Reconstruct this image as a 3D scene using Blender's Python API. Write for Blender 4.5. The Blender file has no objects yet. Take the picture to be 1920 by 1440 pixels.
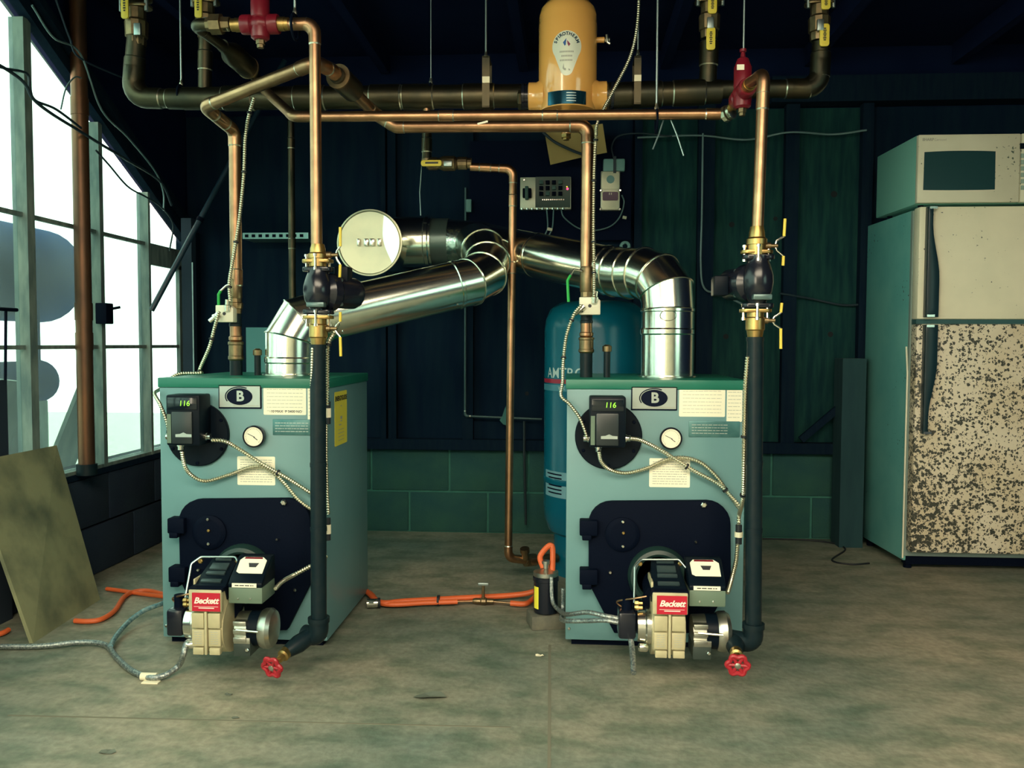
import bpy, bmesh, math, random
from mathutils import Vector, Matrix
random.seed(7)
scene = bpy.context.scene
COL = scene.collection
V = Vector
PI = math.pi

# ------------------------------------------------------------------ camera
F = 1600.0; TH = math.radians(3.75); PH = math.radians(2.7); RO = math.radians(.2); CZ = 1.0
fwd = V((-math.sin(TH)*math.cos(PH), math.cos(TH)*math.cos(PH), -math.sin(PH)))
_r = V((math.cos(TH), math.sin(TH), 0)); _u = _r.cross(fwd)
rt = _r*math.cos(RO) + _u*math.sin(RO); up = _u*math.cos(RO) - _r*math.sin(RO)
cam = bpy.data.cameras.new('camera'); camo = bpy.data.objects.new('camera', cam); COL.objects.link(camo)
m = Matrix((rt, up, -fwd)).transposed().to_4x4(); m.translation = V((0, 0, CZ))
camo.matrix_world = m
cam.sensor_fit = 'HORIZONTAL'; cam.sensor_width = 36; cam.lens = 36*F/1920
cam.clip_start = .05
scene.camera = camo

# ------------------------------------------------------------------ light
world = bpy.data.worlds.new('overcast_sky'); scene.world = world; world.use_nodes = True
bg = world.node_tree.nodes['Background']
bg.inputs[0].default_value = (1.0, .87, .63, 1); bg.inputs[1].default_value = 13.8
# portals: they emit nothing, they only guide the sky's light through the added roof opening and the film windows
def portal(loc, rot, sx, sy):
    l = bpy.data.lights.new('sky_portal', 'AREA'); l.shape = 'RECTANGLE'; l.size = sx; l.size_y = sy; l.cycles.is_portal = True
    o = bpy.data.objects.new('sky_portal', l); COL.objects.link(o); o.location = loc; o.rotation_euler = rot
portal((.1, -.95, 2.62), (0, 0, 0), 3.0, 2.5)
portal((-2.10, 1.6, 1.5), (0, -PI/2, 0), 2.2, 5.6)
portal((3.0, -.6, 1.5), (0, PI/2, 0), 1.2, 2.2)
vs = scene.view_settings
scene.display_settings.display_device = 'sRGB'
vs.view_transform = 'Standard'; vs.look = 'None'; vs.gamma = 1; vs.use_curve_mapping = False
vs.exposure = 0.0
scene.cycles.use_denoising = True
scene.cycles.max_bounces = 7; scene.cycles.transparent_max_bounces = 12

# ------------------------------------------------------------------ measuring: a picture direction met with a plane of the room
def ray(px, py):
    return fwd + rt*((px-960)/F) + up*((720-py)/F)
def W(px, py, Y):
    d = ray(px, py); t = Y/d.y; return V((d.x*t, Y, CZ+d.z*t))
def WX(px, py, X):
    d = ray(px, py); t = X/d.x; return V((X, d.y*t, CZ+d.z*t))
def WZ(px, py, Z=0.0):
    d = ray(px, py); t = (Z-CZ)/d.z; return V((d.x*t, d.y*t, Z))

# ------------------------------------------------------------------ materials
MATS = {}
def mat(name, col, rough=.5, metal=0.0, col2=None, nscale=8.0, ncon=(.35, .65), bump=0.0, bscale=40.0,
        rvar=0.0, emit=None, stretch=None, detail=6.0, spec=.5, coat=0.0):
    if name in MATS: return MATS[name]
    M = bpy.data.materials.new(name); M.use_nodes = True
    nt = M.node_tree; N = nt.nodes; L = nt.links
    b = N['Principled BSDF']
    b.inputs['Base Color'].default_value = (*col, 1); b.inputs['Roughness'].default_value = rough
    b.inputs['Metallic'].default_value = metal; b.inputs['Specular IOR Level'].default_value = spec
    b.inputs['Coat Weight'].default_value = coat
    tc = N.new('ShaderNodeTexCoord'); mp = N.new('ShaderNodeMapping'); L.new(tc.outputs['Object'], mp.inputs[0])
    if stretch: mp.inputs['Scale'].default_value = stretch
    if col2 is not None:
        n = N.new('ShaderNodeTexNoise'); n.inputs['Scale'].default_value = nscale; n.inputs['Detail'].default_value = detail
        L.new(mp.outputs[0], n.inputs['Vector'])
        r = N.new('ShaderNodeValToRGB'); r.color_ramp.elements[0].position = ncon[0]; r.color_ramp.elements[1].position = ncon[1]
        r.color_ramp.elements[0].color = (*col, 1); r.color_ramp.elements[1].color = (*col2, 1)
        L.new(n.outputs['Fac'], r.inputs[0]); L.new(r.outputs[0], b.inputs['Base Color'])
        if rvar:
            mr = N.new('ShaderNodeMapRange'); mr.inputs['To Min'].default_value = max(.02, rough-rvar); mr.inputs['To Max'].default_value = rough+rvar
            L.new(n.outputs['Fac'], mr.inputs['Value']); L.new(mr.outputs[0], b.inputs['Roughness'])
    if bump:
        n2 = N.new('ShaderNodeTexNoise'); n2.inputs['Scale'].default_value = bscale; n2.inputs['Detail'].default_value = 5
        L.new(mp.outputs[0], n2.inputs['Vector'])
        bp = N.new('ShaderNodeBump'); bp.inputs['Strength'].default_value = bump; bp.inputs['Distance'].default_value = .01
        L.new(n2.outputs['Fac'], bp.inputs['Height']); L.new(bp.outputs[0], b.inputs['Normal'])
    if emit:
        b.inputs['Emission Color'].default_value = (*emit[0], 1); b.inputs['Emission Strength'].default_value = emit[1]
    MATS[name] = M
    return M

def spotted(name, base, spot, scale, amount, grad=None, base2=None, rough=.45):
    """painted sheet metal with rust or mould spots; grad = list of (object axis, from, to) widening the spots"""
    M = bpy.data.materials.new(name); M.use_nodes = True
    nt = M.node_tree; N = nt.nodes; L = nt.links; b = N['Principled BSDF']
    b.inputs['Roughness'].default_value = rough
    tc = N.new('ShaderNodeTexCoord')
    nz = N.new('ShaderNodeTexNoise'); nz.inputs['Scale'].default_value = scale*1.4; nz.inputs['Detail'].default_value = 2
    L.new(tc.outputs['Object'], nz.inputs['Vector'])
    mx = N.new('ShaderNodeMix'); mx.data_type = 'VECTOR'; mx.inputs[0].default_value = .02
    L.new(tc.outputs['Object'], mx.inputs[4]); L.new(nz.outputs['Color'], mx.inputs[5])
    vo = N.new('ShaderNodeTexVoronoi'); vo.inputs['Scale'].default_value = scale; vo.inputs['Randomness'].default_value = 1
    L.new(mx.outputs[1], vo.inputs['Vector'])
    big = N.new('ShaderNodeTexNoise'); big.inputs['Scale'].default_value = 4.5; big.inputs['Detail'].default_value = 4
    L.new(tc.outputs['Object'], big.inputs['Vector'])
    thr = N.new('ShaderNodeMath'); thr.operation = 'MULTIPLY_ADD'; thr.inputs[1].default_value = amount[1]; thr.inputs[2].default_value = amount[0]
    L.new(big.outputs['Fac'], thr.inputs[0]); last = thr.outputs[0]
    if grad:
        sp = N.new('ShaderNodeSeparateXYZ'); L.new(tc.outputs['Object'], sp.inputs[0])
        for ax, a, c, gain in grad:
            mr = N.new('ShaderNodeMapRange'); mr.inputs['From Min'].default_value = a; mr.inputs['From Max'].default_value = c
            mr.inputs['To Min'].default_value = 0; mr.inputs['To Max'].default_value = gain; L.new(sp.outputs[ax], mr.inputs['Value'])
            ad = N.new('ShaderNodeMath'); ad.operation = 'ADD'; L.new(last, ad.inputs[0]); L.new(mr.outputs[0], ad.inputs[1]); last = ad.outputs[0]
    # each cell draws its own size
    cs = N.new('ShaderNodeSeparateColor'); L.new(vo.outputs['Color'], cs.inputs[0])
    ml = N.new('ShaderNodeMath'); ml.operation = 'MULTIPLY'; L.new(cs.outputs[0], ml.inputs[0]); L.new(last, ml.inputs[1])
    sub = N.new('ShaderNodeMath'); sub.operation = 'SUBTRACT'; L.new(ml.outputs[0], sub.inputs[0]); L.new(vo.outputs['Distance'], sub.inputs[1])
    sm = N.new('ShaderNodeMapRange'); sm.inputs['From Min'].default_value = -.03; sm.inputs['From Max'].default_value = .06
    L.new(sub.outputs[0], sm.inputs['Value'])
    mc = N.new('ShaderNodeMix'); mc.data_type = 'RGBA'; L.new(sm.outputs[0], mc.inputs[0])
    if base2:
        rp = N.new('ShaderNodeValToRGB'); rp.color_ramp.elements[0].position = .42; rp.color_ramp.elements[1].position = .62
        rp.color_ramp.elements[0].color = (*base, 1); rp.color_ramp.elements[1].color = (*base2, 1)
        L.new(big.outputs['Fac'], rp.inputs[0]); L.new(rp.outputs[0], mc.inputs[6])
    else: mc.inputs[6].default_value = (*base, 1)
    mc.inputs[7].default_value = (*spot, 1)
    L.new(mc.outputs[2], b.inputs['Base Color'])
    MATS[name] = M
    return M

copper = mat('copper', (.52, .30, .165), .36, 1, (.34, .19, .11), 14, bump=.03, rvar=.08)
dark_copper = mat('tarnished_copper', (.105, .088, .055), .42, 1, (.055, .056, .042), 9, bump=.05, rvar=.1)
solder = mat('solder', (.62, .60, .48), .3, 1)
brass = mat('brass', (.55, .36, .13), .38, 1, (.40, .26, .10), 30)
bronze = mat('bronze', (.30, .22, .12), .45, 1, (.20, .15, .09), 30)
iron = mat('black_iron', (.003, .012, .018), .42, 0, (.007, .016, .02), 40, bump=.05, bscale=90, spec=.22)
castblack = mat('black_cast_iron', (.0015, .004, .013), .65, 0, bump=.08, bscale=120, spec=.06)
gloss_black = mat('gloss_black_paint', (.008, .010, .018), .22)
plastic_black = mat('black_plastic', (.002, .006, .012), .42, spec=.12)
galv = mat('galvanized_steel', (.84, .85, .72), .2, 1, (.74, .77, .67), 22, bump=.006, bscale=7, rvar=.03)
galv_dull = mat('galvanized_dull', (.60, .58, .42), .46, 1, (.46, .47, .36), 6, rvar=.06)
chrome = mat('bright_steel', (.75, .74, .66), .2, 1)
steel = mat('steel_rod', (.40, .48, .48), .4, 1)
conduit_m = mat('armoured_conduit', (.72, .68, .52), .34, 1)
boilerpaint = mat('boiler_grey_paint', (.150, .30, .315), .36, 0, (.135, .28, .30), 3, bump=.01, bscale=200)
boilerlid = mat('boiler_green_paint', (.012, .17, .115), .38)
creamlabel = mat('cream_paper', (.93, .88, .70), .6)
inkgrey = mat('grey_print', (.42, .42, .36), .7)
inkdark = mat('dark_print', (.03, .03, .035), .6)
navyink = mat('navy_print', (.002, .006, .022), .5, spec=.1)
silverplate = mat('silver_plate', (.44, .50, .47), .35, .3)
tealplate = mat('teal_rating_plate', (.05, .16, .17), .3, .3, (.09, .22, .22), 30)
red_plate = mat('red_name_plate', (.50, .012, .035), .35)
whiteink = mat('white_print', (.95, .80, .72), .5)
burnercast = mat('cream_cast_aluminium', (.56, .50, .31), .4, .15, (.47, .42, .26), 20)
alu = mat('aluminium', (.62, .62, .54), .34, 1, (.5, .5, .45), 30)
ctlgrey = mat('control_grey_green', (.13, .19, .14), .45)
yellowgrip = mat('yellow_vinyl', (.78, .60, .07), .45)
greengrip = mat('green_vinyl', (.01, .42, .06), .4)
redpaint = mat('red_valve_paint', (.17, .007, .018), .32)
orange_paint = mat('orange_enamel', (.86, .44, .12), .2, 0, (.80, .40, .10), 5, coat=.8)
blue_tank = mat('blue_tank_paint', (.002, .11, .19), .24, 0, (.003, .13, .19), 2, spec=.4)
whitebox = mat('white_box', (.80, .78, .62), .4)
woodply = mat('dimmed_weathered_plywood', (.012, .058, .054), .85, 0, (.005, .030, .038), 9, stretch=(4, 1, .5), bump=.1, bscale=30, spec=.12)  # dimness at the back of the room put into the plywood colour
studwood = mat('dark_stud_wood', (.003, .012, .030), .85, 0, (.006, .018, .034), 12, stretch=(5, 5, .6), spec=.1)
upperboard = mat('shade_navy_boarding', (.0015, .007, .034), .85, 0, (.003, .010, .042), 5, spec=.1)  # shadow navy put into the boarding's base colour
roofm = mat('dark_roof_sheathing', (.002, .007, .036), .9, 0, (.003, .010, .042), 5, spec=.1)
blockm = mat('concrete_block', (.014, .075, .082), .9, 0, (.026, .105, .085), 6, bump=.25, bscale=120)  # light falloff towards the back wall put into the block colour
mortar = mat('mortar', (.055, .22, .18), .9, 0, (.04, .18, .15), 20, bump=.2, bscale=80)
blockdark = mat('dark_block', (.006, .018, .045), .9, 0, (.012, .028, .052), 6, bump=.25, bscale=120)  # knee wall blocks, darker and bluer than those of the back wall
mortardark = mat('dark_mortar', (.04, .058, .075), .9)
postm = mat('weathered_post', (.22, .28, .25), .75, 0, (.10, .15, .15), 10, stretch=(3, 3, .7))
lightboard = mat('plywood_board', (.26, .27, .15), .75, 0, (.07, .09, .06), 6, ncon=(.42, .74), bump=.1)
fieldboard = mat('weathered_board', (.30, .40, .38), .8, 0, (.5, .56, .5), 6, stretch=(3, 3, .6))
orangehose = mat('orange_hose', (.72, .13, .035), .5)
braid = mat('braided_steel', (.50, .53, .50), .4, .85, (.20, .24, .26), 160, ncon=(.4, .6), bump=.3, bscale=300)
blackrubber = mat('black_rubber', (.008, .012, .018), .6)
cardboard = mat('cardboard', (.42, .31, .11), .8, 0, (.34, .25, .09), 5)
tealbox = mat('grey_box', (.16, .34, .33), .5)
pcb = mat('circuit_board', (.010, .055, .045), .35)
led_red = mat('red_indicator', (.6, .02, .05), .4, emit=((1, .05, .15), 3))
led_green = mat('green_display', (.1, .4, .02), .4, emit=((.35, 1.0, .05), 1.6))
displaym = mat('display_glass', (.006, .012, .018), .12)
conblack = mat('dark_cable', (.012, .03, .045), .6)
rope = mat('grey_wire', (.16, .26, .28), .5, .3)
tapewhite = mat('white_tape', (.85, .78, .58), .55)
outbluem = mat('faded_blue_steel', (.002, .030, .12), .9, 0, (.003, .04, .14), 2, spec=.02)
woodblock = mat('wood_block', (.16, .15, .11), .85, 0, (.10, .10, .08), 30)
leafm = mat('dry_leaf', (.12, .14, .11), .7)

def floor_material():
    M = bpy.data.materials.new('worn_concrete'); M.use_nodes = True
    nt = M.node_tree; N = nt.nodes; L = nt.links; b = N['Principled BSDF']; b.inputs['Roughness'].default_value = .62
    tc = N.new('ShaderNodeTexCoord')
    def noise(s, d, st=(1, 1, 1)):
        mp = N.new('ShaderNodeMapping'); mp.inputs['Scale'].default_value = st; L.new(tc.outputs['Object'], mp.inputs[0])
        n = N.new('ShaderNodeTexNoise'); n.inputs['Scale'].default_value = s; n.inputs['Detail'].default_value = d; L.new(mp.outputs[0], n.inputs['Vector']); return n
    n1 = noise(1.1, 8); n2 = noise(7, 8, (1, 1.6, 1)); n3 = noise(45, 6)
    r = N.new('ShaderNodeValToRGB'); e = r.color_ramp.elements
    e[0].position = .34; e[0].color = (.135, .185, .155, 1); e[1].position = .66; e[1].color = (.36, .315, .235, 1)
    L.new(n1.outputs['Fac'], r.inputs[0])
    r2 = N.new('ShaderNodeValToRGB'); e = r2.color_ramp.elements
    e[0].position = .34; e[0].color = (.55, .66, .62, 1); e[1].position = .58; e[1].color = (1, 1, 1, 1)
    L.new(n2.outputs['Fac'], r2.inputs[0])
    mx = N.new('ShaderNodeMix'); mx.data_type = 'RGBA'; mx.blend_type = 'MULTIPLY'; mx.inputs[0].default_value = 1
    L.new(r.outputs[0], mx.inputs[6]); L.new(r2.outputs[0], mx.inputs[7])
    r3 = N.new('ShaderNodeValToRGB'); e = r3.color_ramp.elements
    e[0].position = .3; e[0].color = (.78, .78, .78, 1); e[1].position = .7; e[1].color = (1.12, 1.12, 1.1, 1)
    L.new(n3.outputs['Fac'], r3.inputs[0])
    m2 = N.new('ShaderNodeMix'); m2.data_type = 'RGBA'; m2.blend_type = 'MULTIPLY'; m2.inputs[0].default_value = 1
    L.new(mx.outputs[2], m2.inputs[6]); L.new(r3.outputs[0], m2.inputs[7])
    L.new(m2.outputs[2], b.inputs['Base Color'])
    bp = N.new('ShaderNodeBump'); bp.inputs['Strength'].default_value = .25; bp.inputs['Distance'].default_value = .01
    L.new(n3.outputs['Fac'], bp.inputs['Height']); L.new(bp.outputs[0], b.inputs['Normal'])
    MATS['floor'] = M; return M
floorm = floor_material()

def film_material():
    M = bpy.data.materials.new('milky_greenhouse_film'); M.use_nodes = True
    nt = M.node_tree; N = nt.nodes; L = nt.links
    for n in list(N):
        if n.type != 'OUTPUT_MATERIAL': N.remove(n)
    out = [n for n in N if n.type == 'OUTPUT_MATERIAL'][0]
    tr = N.new('ShaderNodeBsdfTransparent'); tr.inputs[0].default_value = (.38, .51, .53, 1)
    tl = N.new('ShaderNodeBsdfTranslucent'); tl.inputs[0].default_value = (.38, .51, .53, 1)
    gl = N.new('ShaderNodeBsdfGlossy'); gl.inputs['Roughness'].default_value = .25
    tc = N.new('ShaderNodeTexCoord'); nz = N.new('ShaderNodeTexNoise'); nz.inputs['Scale'].default_value = 3; L.new(tc.outputs['Object'], nz.inputs['Vector'])
    mr = N.new('ShaderNodeMapRange'); mr.inputs['To Min'].default_value = .02; mr.inputs['To Max'].default_value = .09; L.new(nz.outputs['Fac'], mr.inputs['Value'])
    m1 = N.new('ShaderNodeMixShader'); L.new(mr.outputs[0], m1.inputs[0]); L.new(tr.outputs[0], m1.inputs[1]); L.new(tl.outputs[0], m1.inputs[2])
    m2 = N.new('ShaderNodeMixShader'); m2.inputs[0].default_value = .02; L.new(m1.outputs[0], m2.inputs[1]); L.new(gl.outputs[0], m2.inputs[2])
    L.new(m2.outputs[0], out.inputs['Surface'])
    return M
film = film_material()

# ------------------------------------------------------------------ mesh helpers
OFF = {}
def frame(d):
    d = d.normalized(); a = V((0, 0, 1)) if abs(d.z) < .9 else V((1, 0, 0))
    x = a.cross(d).normalized(); return x, d.cross(x)
class MB:
    def __init__(s): s.v = []; s.f = []
    def add(s, vs_, fs):
        o = len(s.v); s.v += [V(p) for p in vs_]; s.f += [tuple(i+o for i in f) for f in fs]; return s
    def box(s, x0, x1, y0, y1, z0, z1):
        return s.add([(x, y, z) for x in (x0, x1) for y in (y0, y1) for z in (z0, z1)],
                     [(0, 1, 3, 2), (4, 6, 7, 5), (0, 4, 5, 1), (2, 3, 7, 6), (0, 2, 6, 4), (1, 5, 7, 3)])
    def obox(s, c, size, ax=(1, 0, 0), az=(0, 0, 1)):
        ax = V(ax).normalized(); az = V(az); ay = az.cross(ax).normalized(); az = ax.cross(ay); c = V(c)
        h = [q/2 for q in size]
        return s.add([c+ax*(i*h[0])+ay*(j*h[1])+az*(k*h[2]) for i in (-1, 1) for j in (-1, 1) for k in (-1, 1)],
                     [(0, 1, 3, 2), (4, 6, 7, 5), (0, 4, 5, 1), (2, 3, 7, 6), (0, 2, 6, 4), (1, 5, 7, 3)])
    def cyl(s, p0, p1, r0, r1=None, n=20):
        return s.lathe(p0, V(p1)-V(p0), [(r0, 0), (r0 if r1 is None else r1, 1)], n, True)
    def lathe(s, p, axis, prof, n=20, rel=False):
        """profile of (radius, height) along axis; closed by caps where the radius is not nought"""
        p = V(p); axis = V(axis); ln = axis.length; d = axis.normalized(); x, y = frame(d); k = ln if rel else 1.0
        rings = []; vv = []
        for r, h in prof:
            c = p+d*(h*k)
            if r < 1e-6: rings.append([len(vv)]); vv.append(c)
            else:
                rings.append(list(range(len(vv), len(vv)+n)))
                vv += [c+(x*math.cos(2*PI*i/n)+y*math.sin(2*PI*i/n))*r for i in range(n)]
        ff = []
        for a, b in zip(rings, rings[1:]):
            for i in range(n):
                j = (i+1) % n
                if len(a) == 1 and len(b) == 1: break
                if len(a) == 1: ff.append((a[0], b[j], b[i]))
                elif len(b) == 1: ff.append((a[i], a[j], b[0]))
                else: ff.append((a[i], a[j], b[j], b[i]))
        if len(rings[0]) > 1: ff.append(tuple(reversed(rings[0])))
        if len(rings[-1]) > 1: ff.append(tuple(rings[-1]))
        return s.add(vv, ff)
    def tube(s, pts, r, n=12, caps=True):
        pts = [V(p) for p in pts]; m_ = len(pts)
        rr = r if isinstance(r, (list, tuple)) else [r]*m_
        t = [(pts[min(i+1, m_-1)]-pts[max(i-1, 0)]).normalized() for i in range(m_)]
        x, y = frame(t[0]); vv = []; ff = []
        for i in range(m_):
            if i:
                q = t[i-1].rotation_difference(t[i]); x = q @ x; y = q @ y
            vv += [pts[i]+(x*math.cos(2*PI*k/n)+y*math.sin(2*PI*k/n))*rr[i] for k in range(n)]
        for i in range(m_-1):
            for k in range(n):
                l = (k+1) % n; ff.append((i*n+k, i*n+l, (i+1)*n+l, (i+1)*n+k))
        if caps: ff.append(tuple(reversed(range(n)))); ff.append(tuple(range((m_-1)*n, m_*n)))
        return s.add(vv, ff)
    def prism(s, poly, origin, ux, uy, depth):
        o = V(origin); ux = V(ux); uy = V(uy); d = V(depth); n = len(poly)
        a = [o+ux*p[0]+uy*p[1] for p in poly]
        return s.add(a+[q+d for q in a], [tuple(range(n)), tuple(reversed(range(n, 2*n)))]+[(i, i+n, (i+1) % n+n, (i+1) % n) for i in range(n)])
    def ball(s, c, r, n=16, sc=(1, 1, 1)):
        m_ = n//2; c = V(c); vv = []; ff = []
        prof = [(math.sin(PI*i/m_), -math.cos(PI*i/m_)) for i in range(m_+1)]
        b = MB().lathe((0, 0, 0), (0, 0, 1), [(max(0, a)*r if 0 < i < m_ else 0, h*r) for i, (a, h) in enumerate(prof)], n)
        return s.add([c+V((q.x*sc[0], q.y*sc[1], q.z*sc[2])) for q in b.v], b.f)
    def obj(s, name, material, parent=None, bev=0.0, ang=35, label=None, flat=False):
        off = OFF.get(parent.name, V((0, 0, 0))) if parent else V((0, 0, 0))
        me = bpy.data.meshes.new(name)
        me.from_pydata([tuple(q-off) for q in s.v], [], s.f); me.update()
        bm = bmesh.new(); bm.from_mesh(me); bmesh.ops.recalc_face_normals(bm, faces=bm.faces)
        if bev:
            ed = [e for e in bm.edges if len(e.link_faces) == 2 and e.calc_face_angle(0) > .7]
            bmesh.ops.bevel(bm, geom=ed, offset=bev, segments=2, affect='EDGES', profile=.5, clamp_overlap=True)
        bm.to_mesh(me); bm.free()
        if not flat:
            me.polygons.foreach_set('use_smooth', [True]*len(me.polygons)); me.set_sharp_from_angle(angle=math.radians(ang))
        me.materials.append(material)
        o = bpy.data.objects.new(name, me); COL.objects.link(o)
        if parent: o.parent = parent
        OFF[o.name] = off
        if label: o['label'] = label
        return o
def thing(name, loc, label, cat, group=None):
    o = bpy.data.objects.new(name, None); COL.objects.link(o); o.location = loc; o.empty_display_size = .05
    o['label'] = label; o['category'] = cat
    if group: o['group'] = group
    OFF[o.name] = V(loc); return o
def tag(o, label, cat, group=None):
    o['label'] = label; o['category'] = cat
    if group: o['group'] = group
    return o
def struct(o, label=None):
    o['kind'] = 'structure'
    if label: o['label'] = label
    return o
def fillet(pts, rad, k=6):
    pts = [V(p) for p in pts]; out = [pts[0]]
    for a, b, c in zip(pts, pts[1:], pts[2:]):
        u = (a-b).normalized(); w = (c-b).normalized(); an = u.angle(w)
        if an > PI-.02: out.append(b); continue
        tl = min(rad/math.tan(an/2), (a-b).length*.49, (c-b).length*.49); rr = tl*math.tan(an/2)
        p0 = b+u*tl; p1 = b+w*tl; cen = b+(u+w).normalized()*(rr/math.sin(an/2))
        q = (p0-cen).rotation_difference(p1-cen)
        ax, a2 = q.to_axis_angle()
        for i in range(k+1): out.append(cen+Matrix.Rotation(a2*i/k, 3, ax) @ (p0-cen))
    out.append(pts[-1]); return out
def spline(pts, k=10):
    pts = [V(p) for p in pts]; P = [pts[0]*2-pts[1]]+pts+[pts[-1]*2-pts[-2]]; out = []
    for i in range(1, len(P)-2):
        a, b, c, d = P[i-1:i+3]
        for j in range(k):
            t = j/k; out.append(.5*((2*b)+(c-a)*t+(2*a-5*b+4*c-d)*t*t+(3*b-a-3*c+d)*t**3))
    out.append(pts[-1]); return out
def resample(pts, step):
    out = [pts[0]]; acc = 0
    for a, b in zip(pts, pts[1:]):
        l = (b-a).length
        if l < 1e-9: continue
        d = step-acc
        while d <= l:
            out.append(a+(b-a)*(d/l)); d += step
        acc = (acc+l) % step
    return out
def ridged(pts, r, pitch=.0078, n=9, depth=.30):
    p = resample(pts, pitch/3); return MB().tube(p, [r*(1 if i % 3 else 1-depth) for i in range(len(p))], n)
def text_mb(txt, size, origin, ux, uy, depth=.0006, shear=0.0, spacing=1.0, bold=0.0):
    """flat raised lettering centred on origin, reading along ux with uy upward"""
    cu = bpy.data.curves.new('lettering', 'FONT'); cu.body = txt; cu.size = size; cu.align_x = 'CENTER'; cu.align_y = 'CENTER'
    cu.shear = shear; cu.space_character = spacing; cu.offset = bold; cu.resolution_u = 3
    o = bpy.data.objects.new('lettering', cu); COL.objects.link(o)
    dg = bpy.context.evaluated_depsgraph_get(); me = bpy.data.meshes.new_from_object(o.evaluated_get(dg))
    ux = V(ux).normalized(); uy = V(uy).normalized(); n = ux.cross(uy)
    mb = MB().add([V(origin)+ux*q.co.x+uy*q.co.y+n*depth for q in me.vertices], [tuple(p.vertices) for p in me.polygons])
    bpy.data.objects.remove(o); bpy.data.meshes.remove(me); bpy.data.curves.remove(cu)
    return mb
def bars(rects, origin, ux, uy, depth=.0005):
    """little printed lines: rectangles (x0,y0,x1,y1) raised a hair off the label"""
    mb = MB(); n = V(ux).cross(V(uy))
    for x0, y0, x1, y1 in rects:
        mb.prism([(x0, y0), (x1, y0), (x1, y1), (x0, y1)], origin, ux, uy, n*depth)
    return mb
def print_lines(w, h, rows, rnd, frac=.55):
    out = []
    for i in range(rows):
        y = h/2-(i+.5)*h/rows; th = h/rows*frac*.5; x = -w/2
        while x < w/2-.002:
            l = rnd.uniform(.004, .016)
            out.append((x, y-th/2, min(x+l, w/2), y+th/2)); x += l+rnd.uniform(.0015, .003)
    return out
def circle(cx, cy, r, n=24, rx=None):
    return [(cx+(rx or r)*math.cos(2*PI*i/n), cy+r*math.sin(2*PI*i/n)) for i in range(n)]
def hexbolt(p, d, r, h, name, material, parent):
    return MB().lathe(p, V(d)*1.0, [(r, 0), (r, h), (r*.7, h*1.25)], 6).obj(name, material, parent, ang=20)
def rpoly(x0, x1, y0, y1, r, k=5):
    out = []
    for cx, cy, a in ((x1-r, y1-r, 0), (x0+r, y1-r, 90), (x0+r, y0+r, 180), (x1-r, y0+r, 270)):
        out += [(cx+r*math.cos(math.radians(a+90*i/k)), cy+r*math.sin(math.radians(a+90*i/k))) for i in range(k+1)]
    return out
# ------------------------------------------------------------------ the setting
WB = 4.46; WL = -2.03; WR = 2.9; WF = -3.6; CEIL = 2.5
X1, Y1, Z1 = V((1, 0, 0)), V((0, 1, 0)), V((0, 0, 1))

fl = struct(MB().box(WL-.22, WR+.2, WF-.2, WB+.2, -.12, 0).obj('floor', floorm))
struct(MB().box(-14, WL-.22, -8, 12, -.14, -.02).obj('ground', mat('pale_gravel', (.45, .46, .40), .9, 0, (.35, .36, .32), 30)))
# hairline joint in the slab
jp = MB()
jp.obox(WZ(1030, 1330, .0006), (.008, 1.0, .001), (1, .02, 0)); jp.obox(WZ(480, 1352, .0006), (1.35, .006, .001), (1, .02, 0))
jp.obj('slab_joint', mat('slab_joint', (.17, .165, .12), .9), fl)

# unseen roof opening above the photographer, added to shape the light's falloff
SK = (-1.4, 1.6, -2.2, .3)
ce = struct(MB().box(WL-.2, WR+.2, SK[3], WB+.2, CEIL, CEIL+.1).box(WL-.2, WR+.2, WF-.2, SK[2], CEIL, CEIL+.1).box(WL-.2, SK[0], SK[2], SK[3], CEIL, CEIL+.1).box(SK[1], WR+.2, SK[2], SK[3], CEIL, CEIL+.1).obj('ceiling', roofm))
for i in range(7):
    x = -1.7+i*.72
    MB().box(x, x+.045, .7, WB, CEIL-.10, CEIL).obj('rafter', roofm, ce)

# back wall: two courses of block, dark sill, plywood between studs, navy shade-toned boarding above
wb = struct(MB().box(WL-.01, WR+.2, WB+.02, WB+.2, 0, CEIL).obj('wall_back', upperboard))
MB().box(WL, WR, WB-.004, WB+.02, 0, .445).obj('mortar_bed', mortar, wb)
bl_mesh = {}
def block(x0, x1, z0, z1, y, material, parent, key):
    k = (key, round(x1-x0, 3))
    w = x1-x0; h = z1-z0
    if k not in bl_mesh:
        o = MB().box(-w/2, w/2, 0, .03, -h/2, h/2).obj('concrete_block', material, None, bev=.003)
        bl_mesh[k] = o.data; o.parent = parent
    else:
        o = bpy.data.objects.new('concrete_block', bl_mesh[k]); COL.objects.link(o); o.parent = parent
    o.location = ((x0+x1)/2, y, (z0+z1)/2); OFF[o.name] = V((0, 0, 0)); return o
c0 = W(843, 885, WB).x; bw = .418
for row, (z0, z1, sh) in enumerate(((.006, .212, bw/2-.005), (.224, .438, 0))):
    k = -8
    while True:
        x0 = c0+sh+k*bw; k += 1
        if x0 > WR: break
        a, b = max(x0+.006, WL), min(x0+bw-.006, WR)
        if b-a < .03: continue
        block(a, b, z0, z1, WB-.013, blockm, wb, ('b', row))
MB().box(WL, WR, WB-.06, WB+.02, .445, .50).obj('sill_plate', studwood, wb)
zt = W(1400, 205, WB).z
sh_x = [WL, W(716, 600, WB).x, W(880, 600, WB).x, W(1185, 600, WB).x, W(1318, 600, WB).x, W(1474, 600, WB).x, W(1610, 600, WB).x, 2.3, WR]
plydark = mat('shaded_plywood', (.003, .013, .034), .85, 0, (.006, .020, .040), 6, stretch=(4, 1, .5), spec=.1)  # same plywood in a darker copy, deeper shade put into the colour
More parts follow.
